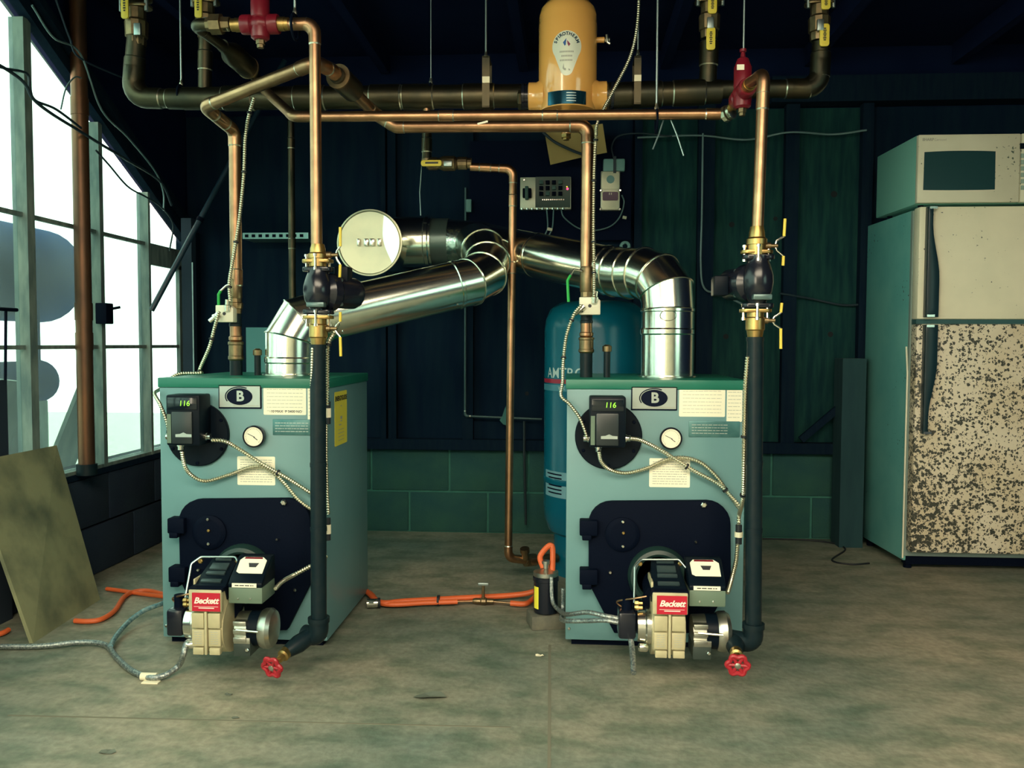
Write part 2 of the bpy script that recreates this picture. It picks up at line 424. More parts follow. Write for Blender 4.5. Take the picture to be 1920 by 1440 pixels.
for i, (a, b) in enumerate(zip(sh_x, sh_x[1:])):
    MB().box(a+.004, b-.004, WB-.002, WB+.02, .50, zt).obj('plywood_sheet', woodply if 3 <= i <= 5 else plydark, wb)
for px0, px1 in ((718, 727), (731, 746), (869, 889), (1186, 1200), (1303, 1333), (1463, 1488), (1604, 1624)):
    a, b = W(px0, 600, WB).x, W(px1, 600, WB).x
    MB().box(a, b, WB-.05, WB, .50, zt+.02).obj('stud', studwood, wb)
# knots in the lit sheets
knot = mat('knot', (.006, .010, .014), .9)
for px, py, r in ((1372, 421, 5), (1454, 410, 4), (1361, 631, 5), (1564, 364, 6), (1557, 627, 5), (988, 738, 4), (1180, 560, 3)):
    p = W(px, py, WB-.003); MB().cyl(p, p+V((0, .002, 0)), r*WB/F, n=10).obj('knot', knot, wb)
MB().box(W(1440, 170, WB).x, WR, WB-.09, WB+.02, W(1500, 200, WB).z, W(1500, 152, WB).z).obj('header_beam', studwood, wb)
MB().box(W(1422, 850, WB).x, W(1482, 850, WB).x, WB-.045, WB-.004, .447, W(1450, 843, WB).z).obj('shim_board', mat('grey_shim', (.05, .09, .085), .85), wb)
# corner post behind the refrigerator
po = MB().box(W(1573, 800, WB-.15).x, W(1617, 800, WB-.15).x, WB-.19, WB-.06, 0, W(1590, 672, WB-.15).z).obj('timber_post', mat('grey_teal_post', (.008, .045, .058), .85, 0, (.012, .056, .066), 8, stretch=(3, 3, .5)))
tag(po, 'short grey timber post standing between block wall and refrigerator', 'post')

# left wall: dark block knee wall, posts, milky film above it, dark gable boarding over the slanting edge
diag = lambda y: 1.49+(WB-y)*.527
def clip(poly):
    out = []
    for a, b in zip(poly, poly[1:]+poly[:1]):
        da, db = diag(a[0])-a[1], diag(b[0])-b[1]
        if da >= 0: out.append(a)
        if (da >= 0) != (db >= 0):
            t = da/(da-db); out.append((a[0]+(b[0]-a[0])*t, a[1]+(b[1]-a[1])*t))
    return out
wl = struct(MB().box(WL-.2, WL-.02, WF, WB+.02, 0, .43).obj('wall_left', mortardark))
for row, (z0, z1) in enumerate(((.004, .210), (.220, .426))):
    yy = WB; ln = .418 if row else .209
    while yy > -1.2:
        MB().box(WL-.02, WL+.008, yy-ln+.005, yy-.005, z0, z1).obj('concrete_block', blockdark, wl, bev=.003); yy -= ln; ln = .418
MB().box(WL-.16, WL+.015, -1.3, WB, .43, .455).obj('sill', studwood, wl)
MB().prism([(WB+.1, 1.49), (WB+.1, CEIL), (WB-(CEIL-1.49)/.527, CEIL)], (WL-.05, 0, 0), Y1, Z1, (.04, 0, 0)).obj('gable_boarding', upperboard, wl)
p0 = V((WL+.0, WB, 1.49)); p1 = V((WL+.0, 2.0, diag(2.0)))
for k, (dz, t) in enumerate(((.03, .05), (.10, .035))):
    MB().obox((p0+p1)/2+V((.01+.02*k, 0, dz)), ((p1-p0).length, .04, t), p1-p0, (0, .46, .88)).obj('edge_rafter', studwood, wl)
pane_y = [WX(q, 640, WL).y for q in (346, 279, 190, 58)]
gap = .53
while pane_y[-1] > -1.0: pane_y.append(pane_y[-1]-gap)
zr1 = 1.0-.02; zr2 = WX(80, 410, WL).z
win = struct(MB().box(WL-.05, WL+.01, -1.2, pane_y[0], .452, .47).obj('window_1', postm))
for i, (ya, yb) in enumerate(zip(pane_y, pane_y[1:])):
    for z0, z1 in ((.47, zr1), (zr1, zr2), (zr2, CEIL)):
        poly = clip([(yb, z0), (ya, z0), (ya, z1), (yb, z1)])
        if len(poly) > 2:
            MB().prism(poly, (WL-.03, 0, 0), Y1, Z1, (.003, 0, 0)).obj('pane', film, win)
wid = [.0, .022, .030, .040]+[.04]*10
for i, y in enumerate(pane_y[1:]):
    top = min(diag(y), CEIL)
    w_ = (.020, .030, .045)[i] if i < 3 else .04
    MB().box(WL-.045, WL+.012, y-w_/2, y+w_/2, .455, top).obj('post', postm, win)
for z in (zr1, zr2):
    yy = min(pane_y[0], WB-(z-1.49)/.527) if z > 1.49 else pane_y[0]
    MB().box(WL-.026, WL-.006, -1.2, yy, z-.008, z+.008).obj('rail', postm, win)
MB().box(WL-.03, WL+.07, pane_y[0]-.02, WB, .455, 1.58).obj('corner_post', studwood, win)
MB().box(WL-.02, WL+.0, pane_y[1], pane_y[0], 1.38, 1.47).obj('crossboard', postm, win)
MB().box(WL-.02, WL+.0, pane_y[0]-.05, pane_y[0], .47, 1.40).obj('jamb', postm, win)

# right wall with a film window near the photographer, far wall of the growing house behind
wr = struct(MB().box(WR, WR+.15, .5, WB+.2, 0, CEIL).box(WR, WR+.15, WF, -1.7, 0, CEIL).box(WR, WR+.15, -1.7, .5, 0, .9).box(WR, WR+.15, -1.7, .5, 2.1, CEIL).obj('wall_right', upperboard))
struct(MB().box(WR+.05, WR+.053, -1.7, .5, .9, 2.1).obj('window_2', film))
wf = struct(MB().box(WL-.2, WR+.2, WF-.15, WF, 0, CEIL).obj('wall_front', mat('faded_far_wall', (.30, .32, .27), .9)))

# outside the film: blue fuel tank on legs, blue drum, pale boards
ft = thing('fuel_tank', (-2.75, 3.5, -.02), 'blue horizontal fuel tank outdoors seen through the milky film wall', 'tank')
zc = WX(90, 520, -2.75).z; ye = WX(160, 520, -2.52).y
MB().lathe((-2.75, ye, zc), (0, -1, 0), [(.0, -.03), (.12, -.02), (.24, .02), (.24, 2.2), (.1, 2.25), (0, 2.26)], 28).obj('tank_body', outbluem, ft)
for y in (ye-.35, ye-1.7):
    for x in (-2.92, -2.58): MB().box(x-.02, x+.02, y-.02, y+.02, -.02, zc-.1).obj('leg', outbluem, ft)
dr = thing('storage_drum', (-2.6, 3.4, -.02), 'small blue drum lying outdoors below the horizontal fuel tank', 'drum')
zd = WX(60, 715, -2.6).z; yd = WX(112, 715, -2.5).y
MB().lathe((-2.6, yd, zd), (0, -1, 0), [(.1, 0), (.105, .02), (.1, .04), (.1, .4), (.105, .42), (.1, .8), (0, .8)], 22).obj('shell', outbluem, dr)
MB().box(-2.7, -2.5, yd-.7, yd-.1, -.02, zd-.09).obj('cradle', postm, dr)
for i, (pa, pb, lab) in enumerate((((84, 800), (118, 690), 'pale weathered board leaning outdoors left of the copper post'), ((112, 870), (150, 770), 'narrow pale board leaning outdoors right behind the copper post'))):
    a = WX(pa[0], pa[1], -2.14); a.z = -.02; b = WX(pb[0], pb[1], -2.14)
    mb = MB().obox((V((-2.60, a.y+.45*i, -.02))+V((-2.32, a.y+.1+.45*i, .86-.1*i)))/2, (.88, .20, .02), V((-2.32, a.y+.1+.45*i, .86-.1*i))-V((-2.60, a.y+.45*i, -.02)), (1, 0, .2))
    tag(mb.obj('leaning_board', fieldboard), lab, 'board', 'boards leaning outdoors')
# ------------------------------------------------------------------ boilers and burners
RX0, RY0, RW = -.003, 2.79, .577
def R(px, py, d, k=1.0):
    """place on a boiler, read off the right-hand one: (distance from its left edge, height), d metres proud of its front"""
    p = W(px, py, RY0-d); return (p.x-RX0)*k, p.z
BH = .885
def boiler(bx, by, w, label, side):
    k = w/RW; t = thing('boiler', (bx+w/2, by+.29, 0), label, 'boiler', 'oil boilers')
    def P(px, py, d=0.0):
        u, z = R(px, py, d, k); return V((bx+u, by-d, z))
    dep = .57
    MB().box(bx, bx+w, by, by+dep, .022, BH-.032).obj('jacket', boilerpaint, t, bev=.003)
    MB().box(bx+.02, bx+w-.02, by+.02, by+dep-.02, 0, .03).obj('plinth', castblack, t)
    MB().box(bx-.004, bx+w+.004, by-.004, by+dep+.004, BH-.032, BH).obj('lid', boilerlid, t, bev=.003)
    for q in ((.012, .06), (w-.012, .06)):
        hexbolt((bx+q[0], by, q[1]), (0, -1, 0), .005, .004, 'screw', chrome, t)
    # name plate with ringed B
    a, b = P(1183, 769), P(1270, 725); c = (a+b)/2
    pl = MB().box(a.x, b.x, by-.004, by, a.z, b.z).obj('nameplate', navyink, t, bev=.001)
    MB().box(a.x+.004, b.x-.004, by-.006, by-.003, a.z+.005, b.z-.004).obj('plate_face', silverplate, pl)
    o = V((c.x, by-.006, c.z+.001))
    MB().prism(circle(0, 0, .0275, 32, .043), o, X1, Z1, (0, -.001, 0)).obj('oval', navyink, pl)
    arc = []
    for i in range(13):
        an = math.radians(60+i*12.5); arc.append((.049*math.cos(an), .033*math.sin(an)))
    for i in range(12, -1, -1):
        an = math.radians(60+i*12.5); arc.append((.0455*math.cos(an), .0295*math.sin(an)))
    MB().prism(arc, o, X1, Z1, (0, -.001, 0)).obj('swoosh', navyink, pl)
    text_mb('B', .046, o+V((.002, -.0012, 0)), X1, Z1, bold=.0016).obj('lettering', silverplate, pl, flat=True)
    MB().box(a.x+.05, b.x-.008, by-.0068, by-.0055, a.z+.009, a.z+.0115).obj('lettering', inkgrey, pl)
    # paper labels
    rnd = random.Random(3)
    def label_(x0, y0, x1, y1, rows, frac=.5, ins=.84):
        a, b = P(x0, y1), P(x1, y0); c = (a+b)/2
        o = MB().prism(rpoly(a.x-c.x, b.x-c.x, a.z-c.z, b.z-c.z, .004), (c.x, by-.0012, c.z), X1, Z1, (0, .0012, 0)).obj('paper_label', creamlabel, t)
        bars(print_lines((b.x-a.x)*ins, (b.z-a.z)*ins, rows, rnd, frac), (c.x, by-.0013, c.z), X1, Z1).obj('print', inkgrey, o); return o
    mat_ink = inkgrey
    la = label_(1273, 726, 1360, 781, 7, .22)
    if side == 'L':
        a = P(1282, 776); text_mb('-10 MAX  P 5400 NO', .012, P(1318, 775)+V((0, -.0018, 0)), X1, Z1).obj('handwriting', inkdark, la, flat=True)
    label_(1362, 727, 1392, 791, 8, .25)
    label_(1217, 860, 1294, 913, 10, .5)
    a, b = P(1291, 819), P(1387, 790)
    rp = MB().box(a.x, b.x, by-.004, by, a.z, b.z).obj('rating_plate', tealplate, t, bev=.0015)
    bars(print_lines((b.x-a.x)*.7, (b.z-a.z)*.7, 4, rnd, .5), ((a.x+b.x)/2-.015, by-.0042, (a.z+b.z)/2), X1, Z1).obj('print', silverplate, rp)
    # gauge
    g = P(1258, 822, .02)
    gg = MB().lathe((g.x, by, g.z), (0, -1, 0), [(.034, 0), (.036, .012), (.036, .024), (.032, .027), (.0305, .024), (.0, .0235)], 32).obj('gauge', gloss_black, t)
    MB().cyl((g.x, by-.0236, g.z), (g.x, by-.0245, g.z), .0305, n=32).obj('dial', creamlabel, gg)
    MB().obox((g.x-.007, by-.0255, g.z+.004), (.026, .001, .0016), (-.9, 0, .42)).obj('needle', inkdark, gg)
    MB().obox((g.x+.007, by-.0255, g.z-.006), (.016, .001, .002), (.8, 0, -.6)).obj('needle', inkdark, gg)
    ticks = MB()
    for i in range(25):
        an = math.radians(-45+i*270/24); ticks.obox((g.x+.026*math.cos(an), by-.0248, g.z+.026*math.sin(an)), (.004, .0006, .0008), (math.cos(an), 0, math.sin(an)), (-math.sin(an), 0, math.cos(an)))
    ticks.obj('dial_marks', inkdark, gg)
    # black round tankless-coil plate
    c = P(1141, 818, .012)
    dp = MB().lathe((c.x, by, c.z), (0, -1, 0), [(.109*k, 0), (.109*k, .010), (.106*k, .013), (0, .013)], 48).obj('coil_plate', plastic_black, t)
    for i in range(6):
        an = math.radians(30+60*i); hexbolt((c.x+.094*math.cos(an), by-.012, c.z+.094*math.sin(an)), (0, -1, 0), .006, .004, 'bolt', castblack, dp)
    # aquastat with lit display
    d = .10
    a, b = P(1105, 839, d), P(1174, 744, d)
    aq = MB().box(a.x, b.x, by-d, by-.012, a.z, b.z).obj('boiler_control', plastic_black, t, bev=.006, label='black boiler control box with lit display')
    MB().box(a.x+.007, b.x-.007, by-d-.004, by-d+.002, b.z-.046, b.z-.008).obj('display', displaym, aq, bev=.001)
    text_mb('116', .024, ((a.x+b.x)/2+.008, by-d-.0045, b.z-.027), X1, Z1, shear=.1).obj('display_digits', led_green, aq, flat=True)
    MB().box(a.x+.02, b.x-.022, by-d-.007, by-d+.002, a.z+.006, b.z-.052).obj('cover', mat('cover_plastic', (.018, .026, .03), .35), aq, bev=.004)
    MB().prism([(-.026, -.006), (.026, -.006), (.026, .003), (.010, .004), (0, .009), (-.012, .004), (-.026, .003)], ((a.x+b.x)/2+.005, by-d-.0075, a.z+.034), X1, Z1, (0, .001, 0)).obj('maker_badge', silverplate, aq)
    MB().box(a.x+.004, a.x+.017, by-d-.002, by-d+.002, a.z+.008, a.z+.10).obj('side_strip', ctlgrey, aq)
    for (px, py, dx, dz) in ((1178, 822, 1, 0), (1122, 844, 0, -1), (1102, 822, -1, 0)):
        q = P(px, py, .06)
        if dx: q.x = (b.x if dx > 0 else a.x)
        else: q.z = a.z
        MB().lathe(q, (dx, 0, dz), [(.013, 0), (.013, .006), (.010, .007), (.010, .018), (.008, .018)], 12).obj('conduit_connector', chrome, aq)
    # swing door
    e = .028
    def Q(px, py): u, z = R(px, py, e, k); return (u, z)
    tl, trr = Q(1104, 940), Q(1371, 940); bl, br = Q(1104, 1094), Q(1371, 1094); mb_, mc = Q(1152, 1188), Q(1318, 1188)
    r = .075
    poly = [(tl[0]+r-r*math.cos(math.radians(a)), tl[1]-r+r*math.sin(math.radians(a))) for a in range(0, 91, 15)]
    poly += [(trr[0]-r+r*math.sin(math.radians(a)), trr[1]-r+r*math.cos(math.radians(a))) for a in range(0, 91, 15)]
    poly += [br, mc, mb_, bl]
    dr = MB().prism(poly, (bx, by-e, 0), X1, Z1, (0, e, 0)).obj('swing_door', castblack, t, bev=.004)
    for y0 in (977, 1069):
        a, b = P(1087, y0+28, .05), P(1121, y0, .05)
        MB().box(a.x, b.x, by-.05, by-.002, a.z, b.z).obj('hinge', castblack, dr, bev=.004)
        MB().box(a.x+.008, b.x-.02, by-.055, by-.004, a.z-.014, a.z+.004).obj('hinge', castblack, dr, bev=.003)
    c = P(1167, 1002, e)
    MB().lathe(c, (0, -1, 0), [(.056, 0), (.056, .006), (.046, .012), (.04, .013), (0, .013)], 32).obj('port_cover', castblack, dr)
    for px, py in ((1168, 978), (1169, 999), (1168, 1024)): hexbolt(P(px, py, e+.012), (0, -1, 0), .0055, .006, 'bolt', brass if py == 999 else chrome, dr)
    for px, py, rr in ((1319, 946, .010), (1304, 1015, .005), (1144, 1072, .006), (1338, 1110, .006)): hexbolt(P(px, py, e), (0, -1, 0), rr, .010, 'bolt', chrome, dr)
    c = P(1235, 1083, .05)
    MB().lathe((c.x, by-.028, c.z), (0, -1, 0), [(.098, 0), (.098, .012), (.090, .030), (.078, .034), (.070, .030), (.070, .0)], 40).obj('burner_flange', mat('dark_green_iron', (.012, .035, .032), .4), dr)
    return t

def burner(bx, by, w, label, side):
    k = w/RW; mid = bx+w/2
    t = thing('oil_burner', (mid, by-.25, 0), label, 'burner', 'oil burners')
    def P(px, py, d): u, z = R(px, py, d, k); return V((bx+u, by-d, z))
    D = .33
    a, b = P(1222, 1233, D), P(1290, 1112, D)
    cx = (a.x+b.x)/2; cz = P(1256, 1180, .25).z
    c = P(1235, 1083, .05)
    MB().lathe((cx, by-.03, c.z-.03), (0, -1, 0), [(.055, 0), (.055, .17), (.07, .175), (.07, .20)], 28).obj('air_tube', castblack, t)
    # cast housing with ribbed cover
    hs = MB()
    hs.box(a.x+.004, b.x-.004, by-D+.012, by-.17, a.z+.012, b.z-.006)
    ho = hs.obj('housing', burnercast, t, bev=.008)
    MB().cyl((a.x+.003, by-.235, cz+.008), (b.x-.003, by-.235, cz+.008), .085, n=32).obj('fan_scroll', burnercast, t)
    mz = P(1256, 1152, D).z
    fr = MB().box(a.x, b.x, by-D-.004, by-D+.014, mz, b.z).obj('cover_frame', burnercast, ho, bev=.003)
    n0, n1 = P(1231, 1150, D), P(1288, 1117, D)
    np_ = MB().box(n0.x, n1.x, by-D-.007, by-D-.003, n0.z, n1.z).obj('red_nameplate', red_plate, t)
    nc = (n0+n1)/2; nc.y = by-D-.0072
    text_mb('Beckett', .025, nc+V((0, 0, .004)), X1, Z1, shear=.32, bold=.0007, spacing=.93).obj('lettering', whiteink, np_, flat=True)
    bars([(-.036, -.0135, .036, -.0125), (-.022, -.0185, .024, -.0160)], nc, X1, Z1).obj('lettering', whiteink, np_)
    # two columns of embossed panels
    for i in range(2):
        x0 = a.x+.006+i*(b.x-a.x)/2; x1 = a.x-.006+(i+1)*(b.x-a.x)/2
        za = P(1256, 1186, D).z; zb = P(1256, 1219, D).z
        MB().box(x0, x1, by-D-.001, by-D+.014, za+.003, mz-.006).obj('panel', burnercast, ho, bev=.003)
        pn = MB().box(x0, x1, by-D+.002, by-D+.016, zb, za-.002).obj('panel', burnercast, ho, bev=.002)
        bars(print_lines((x1-x0)*.6, .04, 6, random.Random(i), .55), ((x0+x1)/2, by-D+.0018, (za+zb)/2), X1, Z1).obj('print', inkgrey, pn)
        MB().box(x0+.004, x1-.001, by-D-.002, by-D+.016, a.z, zb-.003).obj('foot_lip', burnercast, ho, bev=.002)
    MB().box(cx-.004, cx+.004, by-D-.003, by-D+.012, a.z, mz).obj('rib', burnercast, ho, bev=.002)
    # igniter on top, black and ribbed, sloping back
    i0 = P(1256, 1110, .30); i1 = P(1256, 1054, .17)
    sl = V((0, i1.y-i0.y, i1.z-i0.z)); nrm = V((0, -sl.z, sl.y)).normalized()
    if nrm.z < 0: nrm = -nrm
    hw = (b.x-a.x)/2
    ig = MB().add([V((cx+sx*hw*f, i0.y, i0.z))+sl*q+nrm*h for q, f in ((0, 1.02), (1, .80)) for sx in (-1, 1) for h in (-.04, .012)],
                  [(0, 1, 3, 2), (4, 6, 7, 5), (0, 4, 5, 1), (2, 3, 7, 6), (0, 2, 6, 4), (1, 5, 7, 3)]).obj('igniter', plastic_black, t, bev=.004)
    for j, q in enumerate((.14, .40, .62, .88)):
        MB().obox(V((cx, i0.y, i0.z))+sl*q+nrm*.014, (hw*(1.3-.3*q), .014 if j != 2 else .03, .008), X1, nrm).obj('igniter_rib', mat('igniter_grey', (.03, .05, .055), .35), ig, bev=.002)
    MB().box(cx-hw-.002, cx+hw+.002, by-D+.0, by-.2, b.z-.006, b.z+.004).obj('gasket', castblack, t)
    MB().box(a.x-.001, a.x+.006, by-.30, by-.19, b.z-.01, b.z+.022).obj('igniter_bracket', burnercast, t, bev=.003)
    # primary control, grey-green base, sloping black lid with labels
    a2, b2 = P(1292, 1137, .30), P(1361, 1108, .30)
    pc = MB().box(a2.x, b2.x, by-.30, by-.19, a2.z, b2.z).obj('control_base', ctlgrey, t, bev=.003)
    for px in (1312, 1337): hexbolt(P(px, 1128, .30), (0, -1, 0), .003, .002, 'screw', chrome, pc)
    q0 = V((a2.x, by-.302, b2.z)); top = P(1326, 1052, .2)
    prof = [(0, 0), (0, .012), (.02, .030), (.025, .032), (.085, top.z-b2.z+.012), (.115, top.z-b2.z+.012), (.115, 0)]
    MB().prism([(p[0], p[1]) for p in prof], q0, Y1, Z1, (b2.x-a2.x, 0, 0)).obj('control_lid', plastic_black, t, bev=.003)
    s0 = V((q0.x, q0.y+.025, q0.z+.032)); s1 = V((q0.x, q0.y+.085, q0.z+top.z-b2.z+.012)); sd = (s1-s0).normalized(); sn = V((0, -sd.z, sd.y)); ln = (s1-s0).length
    cw = b2.x-a2.x
    lb = MB().prism([(.012, .15*ln), (.022, .06*ln), (.10*cw/.11-.0, .06*ln), (.10*cw/.11, .75*ln), (.085*cw/.11, .92*ln), (.02, .92*ln), (.010, .75*ln)], s0+sn*.001, X1, sd, -sn*.001).obj('warning_label', creamlabel, t)
    MB().prism([(.046, .38*ln), (.066, .38*ln), (.072, .60*ln), (.040, .60*ln)], s0+sn*.0014, X1, sd, -sn*.001).obj('print', inkdark, lb)
    MB().prism([(.022, .82*ln), (.085*cw/.11, .82*ln), (.083*cw/.11, .91*ln), (.024, .91*ln)], s0+sn*.0014, X1, sd, -sn*.001).obj('print', redpaint, lb)
    st = MB().box(a2.x+.012, b2.x-.016, by-.3035, by-.30, b2.z+.001, b2.z+.013).obj('strip_label', creamlabel, t)
    bars(print_lines(cw*.55, .007, 1, random.Random(5), .8), ((a2.x+b2.x)/2-.002, by-.3037, b2.z+.007), X1, Z1).obj('print', inkdark, st)
    # motor lying across on the right
    m0 = P(1296, 1182, .25); m1 = P(1369, 1182, .25); L_ = m1.x-m0.x; mc = V((m0.x, by-.25, m0.z))
    mo = MB().lathe(mc, X1, [(.048, 0), (.050, .3*L_), (.050, .34*L_)], 28).obj('motor_mount', alu, t)
    for zz in (.022, -.002, -.026): MB().box(mc.x, mc.x+.36*L_, by-.306, by-.28, mc.z+zz, mc.z+zz+.014).obj('cooling_fin', alu, mo, bev=.002)
    MB().lathe(mc+X1*(.34*L_), X1, [(.052, 0), (.052, .32*L_)], 28).obj('motor_body', plastic_black, t)
    MB().lathe(mc+X1*(.64*L_), X1, [(.055, 0), (.059, .008), (.060, .22*L_), (.052, .32*L_), (.03, .37*L_), (0, .375*L_)], 32).obj('end_bell', alu, t)
    MB().tube([mc+V((.1*L_, -.058, .012)), mc+V((.72*L_, -.064, .010))], .004, 8).obj('tie_rod', chrome, t)
    a3, b3 = P(1299, 1237, .30), P(1334, 1211, .30)
    bo = MB().box(a3.x, b3.x, by-.30, by-.2, a3.z, b3.z).obj('transformer_box', mat('dark_grey_box', (.03, .045, .04), .4), t, bev=.003)
    MB().box(a3.x+.002, b3.x, by-.303, by-.22, b3.z-.004, b3.z+.014).obj('box_lid', alu, bo, bev=.002)
    hexbolt(P(1329, 1224, .302), (0, -1, 0), .006, .006, 'bolt', chrome, bo)
    # fuel pump on the left
    l0 = P(1194, 1172, .25); l1 = P(1222, 1172, .25)
    MB().lathe((l1.x, by-.25, l1.z), (-1, 0, 0), [(.056, 0), (.056, .4*(l1.x-l0.x)), (.05, .5*(l1.x-l0.x)), (.048, l1.x-l0.x)], 26).obj('pump_coupling', chrome, t)
    a4, b4 = P(1159, 1195, .27), P(1192, 1146, .27)
    fp = MB().box(a4.x, b4.x, by-.29, by-.20, a4.z, b4.z).obj('fuel_pump', gloss_black, t, bev=.008)
    MB().cyl((b4.x-.025, by-.25, b4.z-.01), (b4.x-.025, by-.25, b4.z+.035), .016, n=14).obj('solenoid', castblack, fp)
    for px, py in ((1197, 1131), (1197, 1139)): 
        q = P(px, py, .27); MB().lathe(q+V((-.012, 0, 0)), X1, [(.006, 0), (.008, .003), (.008, .012), (.005, .013), (.005, .024)], 6).obj('fitting', brass, fp, ang=20)
    q = P(1205, 1214, .28); MB().lathe(q+V((.016, 0, 0)), (-1, 0, 0), [(.010, 0), (.013, .006), (.013, .025), (.008, .03)], 12).obj('hose_elbow', chrome, fp)
    # copper nozzle line and steel bail
    pts = [P(1212, 1118, .28), P(1190, 1122, .28), P(1157, 1128, .24), P(1172, 1142, .24), P(1180, 1150, .25)]
    MB().tube(spline(pts, 6), .0028, 8).obj('nozzle_line', copper, t)
    pts = [P(1189, 1130, .26), P(1190, 1062, .22), P(1203, 1049, .20), P(1273, 1049, .20), P(1289, 1068, .22)]
    MB().tube(fillet(pts, .012), .0032, 8).obj('bail_rod', steel, t)
    for px in (1200, 1275): hexbolt(P(px, 1056, .19), (0, -1, 0), .008, .008, 'bolt', brass, t)
    return t

LBX, LBY, LBW = -1.338, 2.715, .555
boiler(LBX, LBY, LBW, 'grey-green boiler with yellow tag on its side, beside the milky film wall', 'L')
boiler(RX0, RY0, RW, 'grey-green boiler standing in front of the tall blue tank', 'R')
burner(LBX, LBY, LBW, 'oil burner with red nameplate on the boiler beside the film wall', 'L')
burner(RX0, RY0, RW, 'oil burner with red nameplate on the boiler in front of the blue tank', 'R')
# yellow energy tag on the left boiler's flank
bo = bpy.data.objects['boiler']; sx = LBX+LBW+.001
a, b = WX(628, 838, sx), WX(650, 731, sx)
yt = MB().prism(rpoly(min(a.y, b.y), max(a.y, b.y), a.z+.0, b.z, .004), (sx-.0005, 0, 0), Y1, Z1, (.001, 0, 0)).obj('yellow_tag', mat('yellow_paper', (.86, .74, .08), .6), bo, label='tall yellow paper tag')
cy = (a.y+b.y)/2; tw = abs(a.y-b.y)
text_mb('ENERGYGUIDE', tw*.145, (sx+.001, cy, b.z-.024), Y1, Z1, bold=.0008).obj('lettering', inkdark, yt, flat=True)
bars([(-.006, .04, .006, .043), (-.012, -.004, .012, .006), (-.012, -.012, .010, -.008), (-.03, -.024, .0, -.021)]+[(-.04, -.04-.012*i, .035, -.0385-.012*i) for i in range(4)], (sx+.001, cy, (a.z+b.z)/2), Y1, Z1).obj('print', inkgrey, yt)
# ------------------------------------------------------------------ flue pipes
def mitre(pts, r, n=36):
    """mitred sheet-metal run: rings where neighbouring straight sections meet"""
    pts = [V(p) for p in pts]; m_ = len(pts); dirs = [(pts[i+1]-pts[i]).normalized() for i in range(m_-1)]
    x, y = frame(dirs[0]); rings = []
    for i in range(m_):
        k = min(i, m_-2)
        if 0 < i < m_-1:
            nrm = (dirs[i-1]+dirs[i]).normalized(); k = i-1
        else: nrm = dirs[k]
        d = dirs[k]; ring = []
        for q in range(n):
            o = (x*math.cos(2*PI*q/n)+y*math.sin(2*PI*q/n))*r
            ring.append(pts[i]+o-d*(o.dot(nrm)/d.dot(nrm)))
        rings.append(ring)
        if 0 < i < m_-1:
            rot = dirs[i-1].rotation_difference(dirs[i]); x = rot @ x; y = rot @ y
    return rings
def flue_run(pts, r, parent, material, names, beads=True):
    rings = mitre(pts, r); n = len(rings[0])
    for i, nm in enumerate(names):
        MB().add(rings[i]+rings[i+1], [(k, (k+1) % n, n+(k+1) % n, n+k) for k in range(n)]).obj(nm, material, parent)
    if beads:
        for i in range(1, len(pts)-1):
            c = pts[i]; MB().tube([c+(q-c)*1.012 for q in rings[i]]+[c+(rings[i][0]-c)*1.012], .0032, 6, caps=False).obj('bead', material, parent)
def band(p, d, r, parent, material=galv, w=.012, k=1.04):
    d = V(d).normalized(); MB().tube([V(p)-d*w, V(p)-d*w*.6, V(p)+d*w*.6, V(p)+d*w], [r, r*k, r*k, r], 32, caps=False).obj('bead', material, parent)
FR = .091
fl1 = thing('flue_pipe', W(547, 708, 2.98), 'shiny flue pipe slanting up from the boiler beside the film wall', 'flue pipe', 'galvanized flue pipes')
A = W(547, 690, 2.98); A.z = BH
B = W(547, 636, 2.98); Cc = W(566, 604, 3.0); D0 = W(610, 592, 3.03); E0 = W(880, 529, 3.27); G0 = W(907, 514, 3.36)
band(A+(B-A)*.42, B-A, FR, fl1)
flue_run([A, B, Cc+V((.0, 0, .0)), D0, E0, G0, W(913, 492, 3.45), W(906, 470, 3.55), W(892, 458, 3.66)], FR, fl1, galv, ['riser', 'elbow_gore', 'elbow_gore', 'pipe_section', 'elbow_gore', 'elbow_gore', 'elbow_gore', 'elbow_gore'])
band(D0+(E0-D0)*.9, E0-D0, FR, fl1, w=.008)
for px, py, Y in ((858, 571, 3.2), (643, 621, 3.0)):
    q = W(px, py, Y-.075); MB().ball(q, .004, 8).obj('screw', chrome, fl1)
MB().lathe(A, Z1, [(FR+.002, 0), (FR+.012, .001), (FR+.012, .006), (FR+.002, .008)], 32).obj('collar', galv, fl1)

fl2 = thing('flue_pipe', W(1251, 706, 3.02), 'shiny flue pipe with elbow rising from the boiler before the blue tank', 'flue pipe', 'galvanized flue pipes')
A = W(1251, 690, 3.02); A.z = BH
B = W(1252, 582, 3.02)
m_ = W(1251, 622, 3.02); band(m_, Z1, FR, fl2); band(B, Z1, FR, fl2, w=.007)
MB().lathe(A, Z1, [(FR+.002, 0), (FR+.012, .001), (FR+.012, .006), (FR+.002, .008)], 32).obj('collar', galv, fl2)
pts = [B, W(1250, 546, 3.03), W(1233, 522, 3.07), W(1206, 512, 3.13), W(1182, 513, 3.18)]
e1 = W(1155, 510, 3.24); e2 = W(905, 458, 3.76)
flue_run([A]+pts+[e1, e2], FR, fl2, galv, ['riser', 'elbow_gore', 'elbow_gore', 'elbow_gore', 'elbow_gore', 'pipe_section', 'pipe_section'])
band(e1+(e2-e1)*.06, e2-e1, FR, fl2)
q = W(988, 482, 3.5); dd = (e2-e1); band(e1+(e2-e1)*.55, dd, FR, fl2, w=.007, k=1.02)
MB().ball(W(993, 481, 3.46), .006, 8).obj('screw', chrome, fl2)
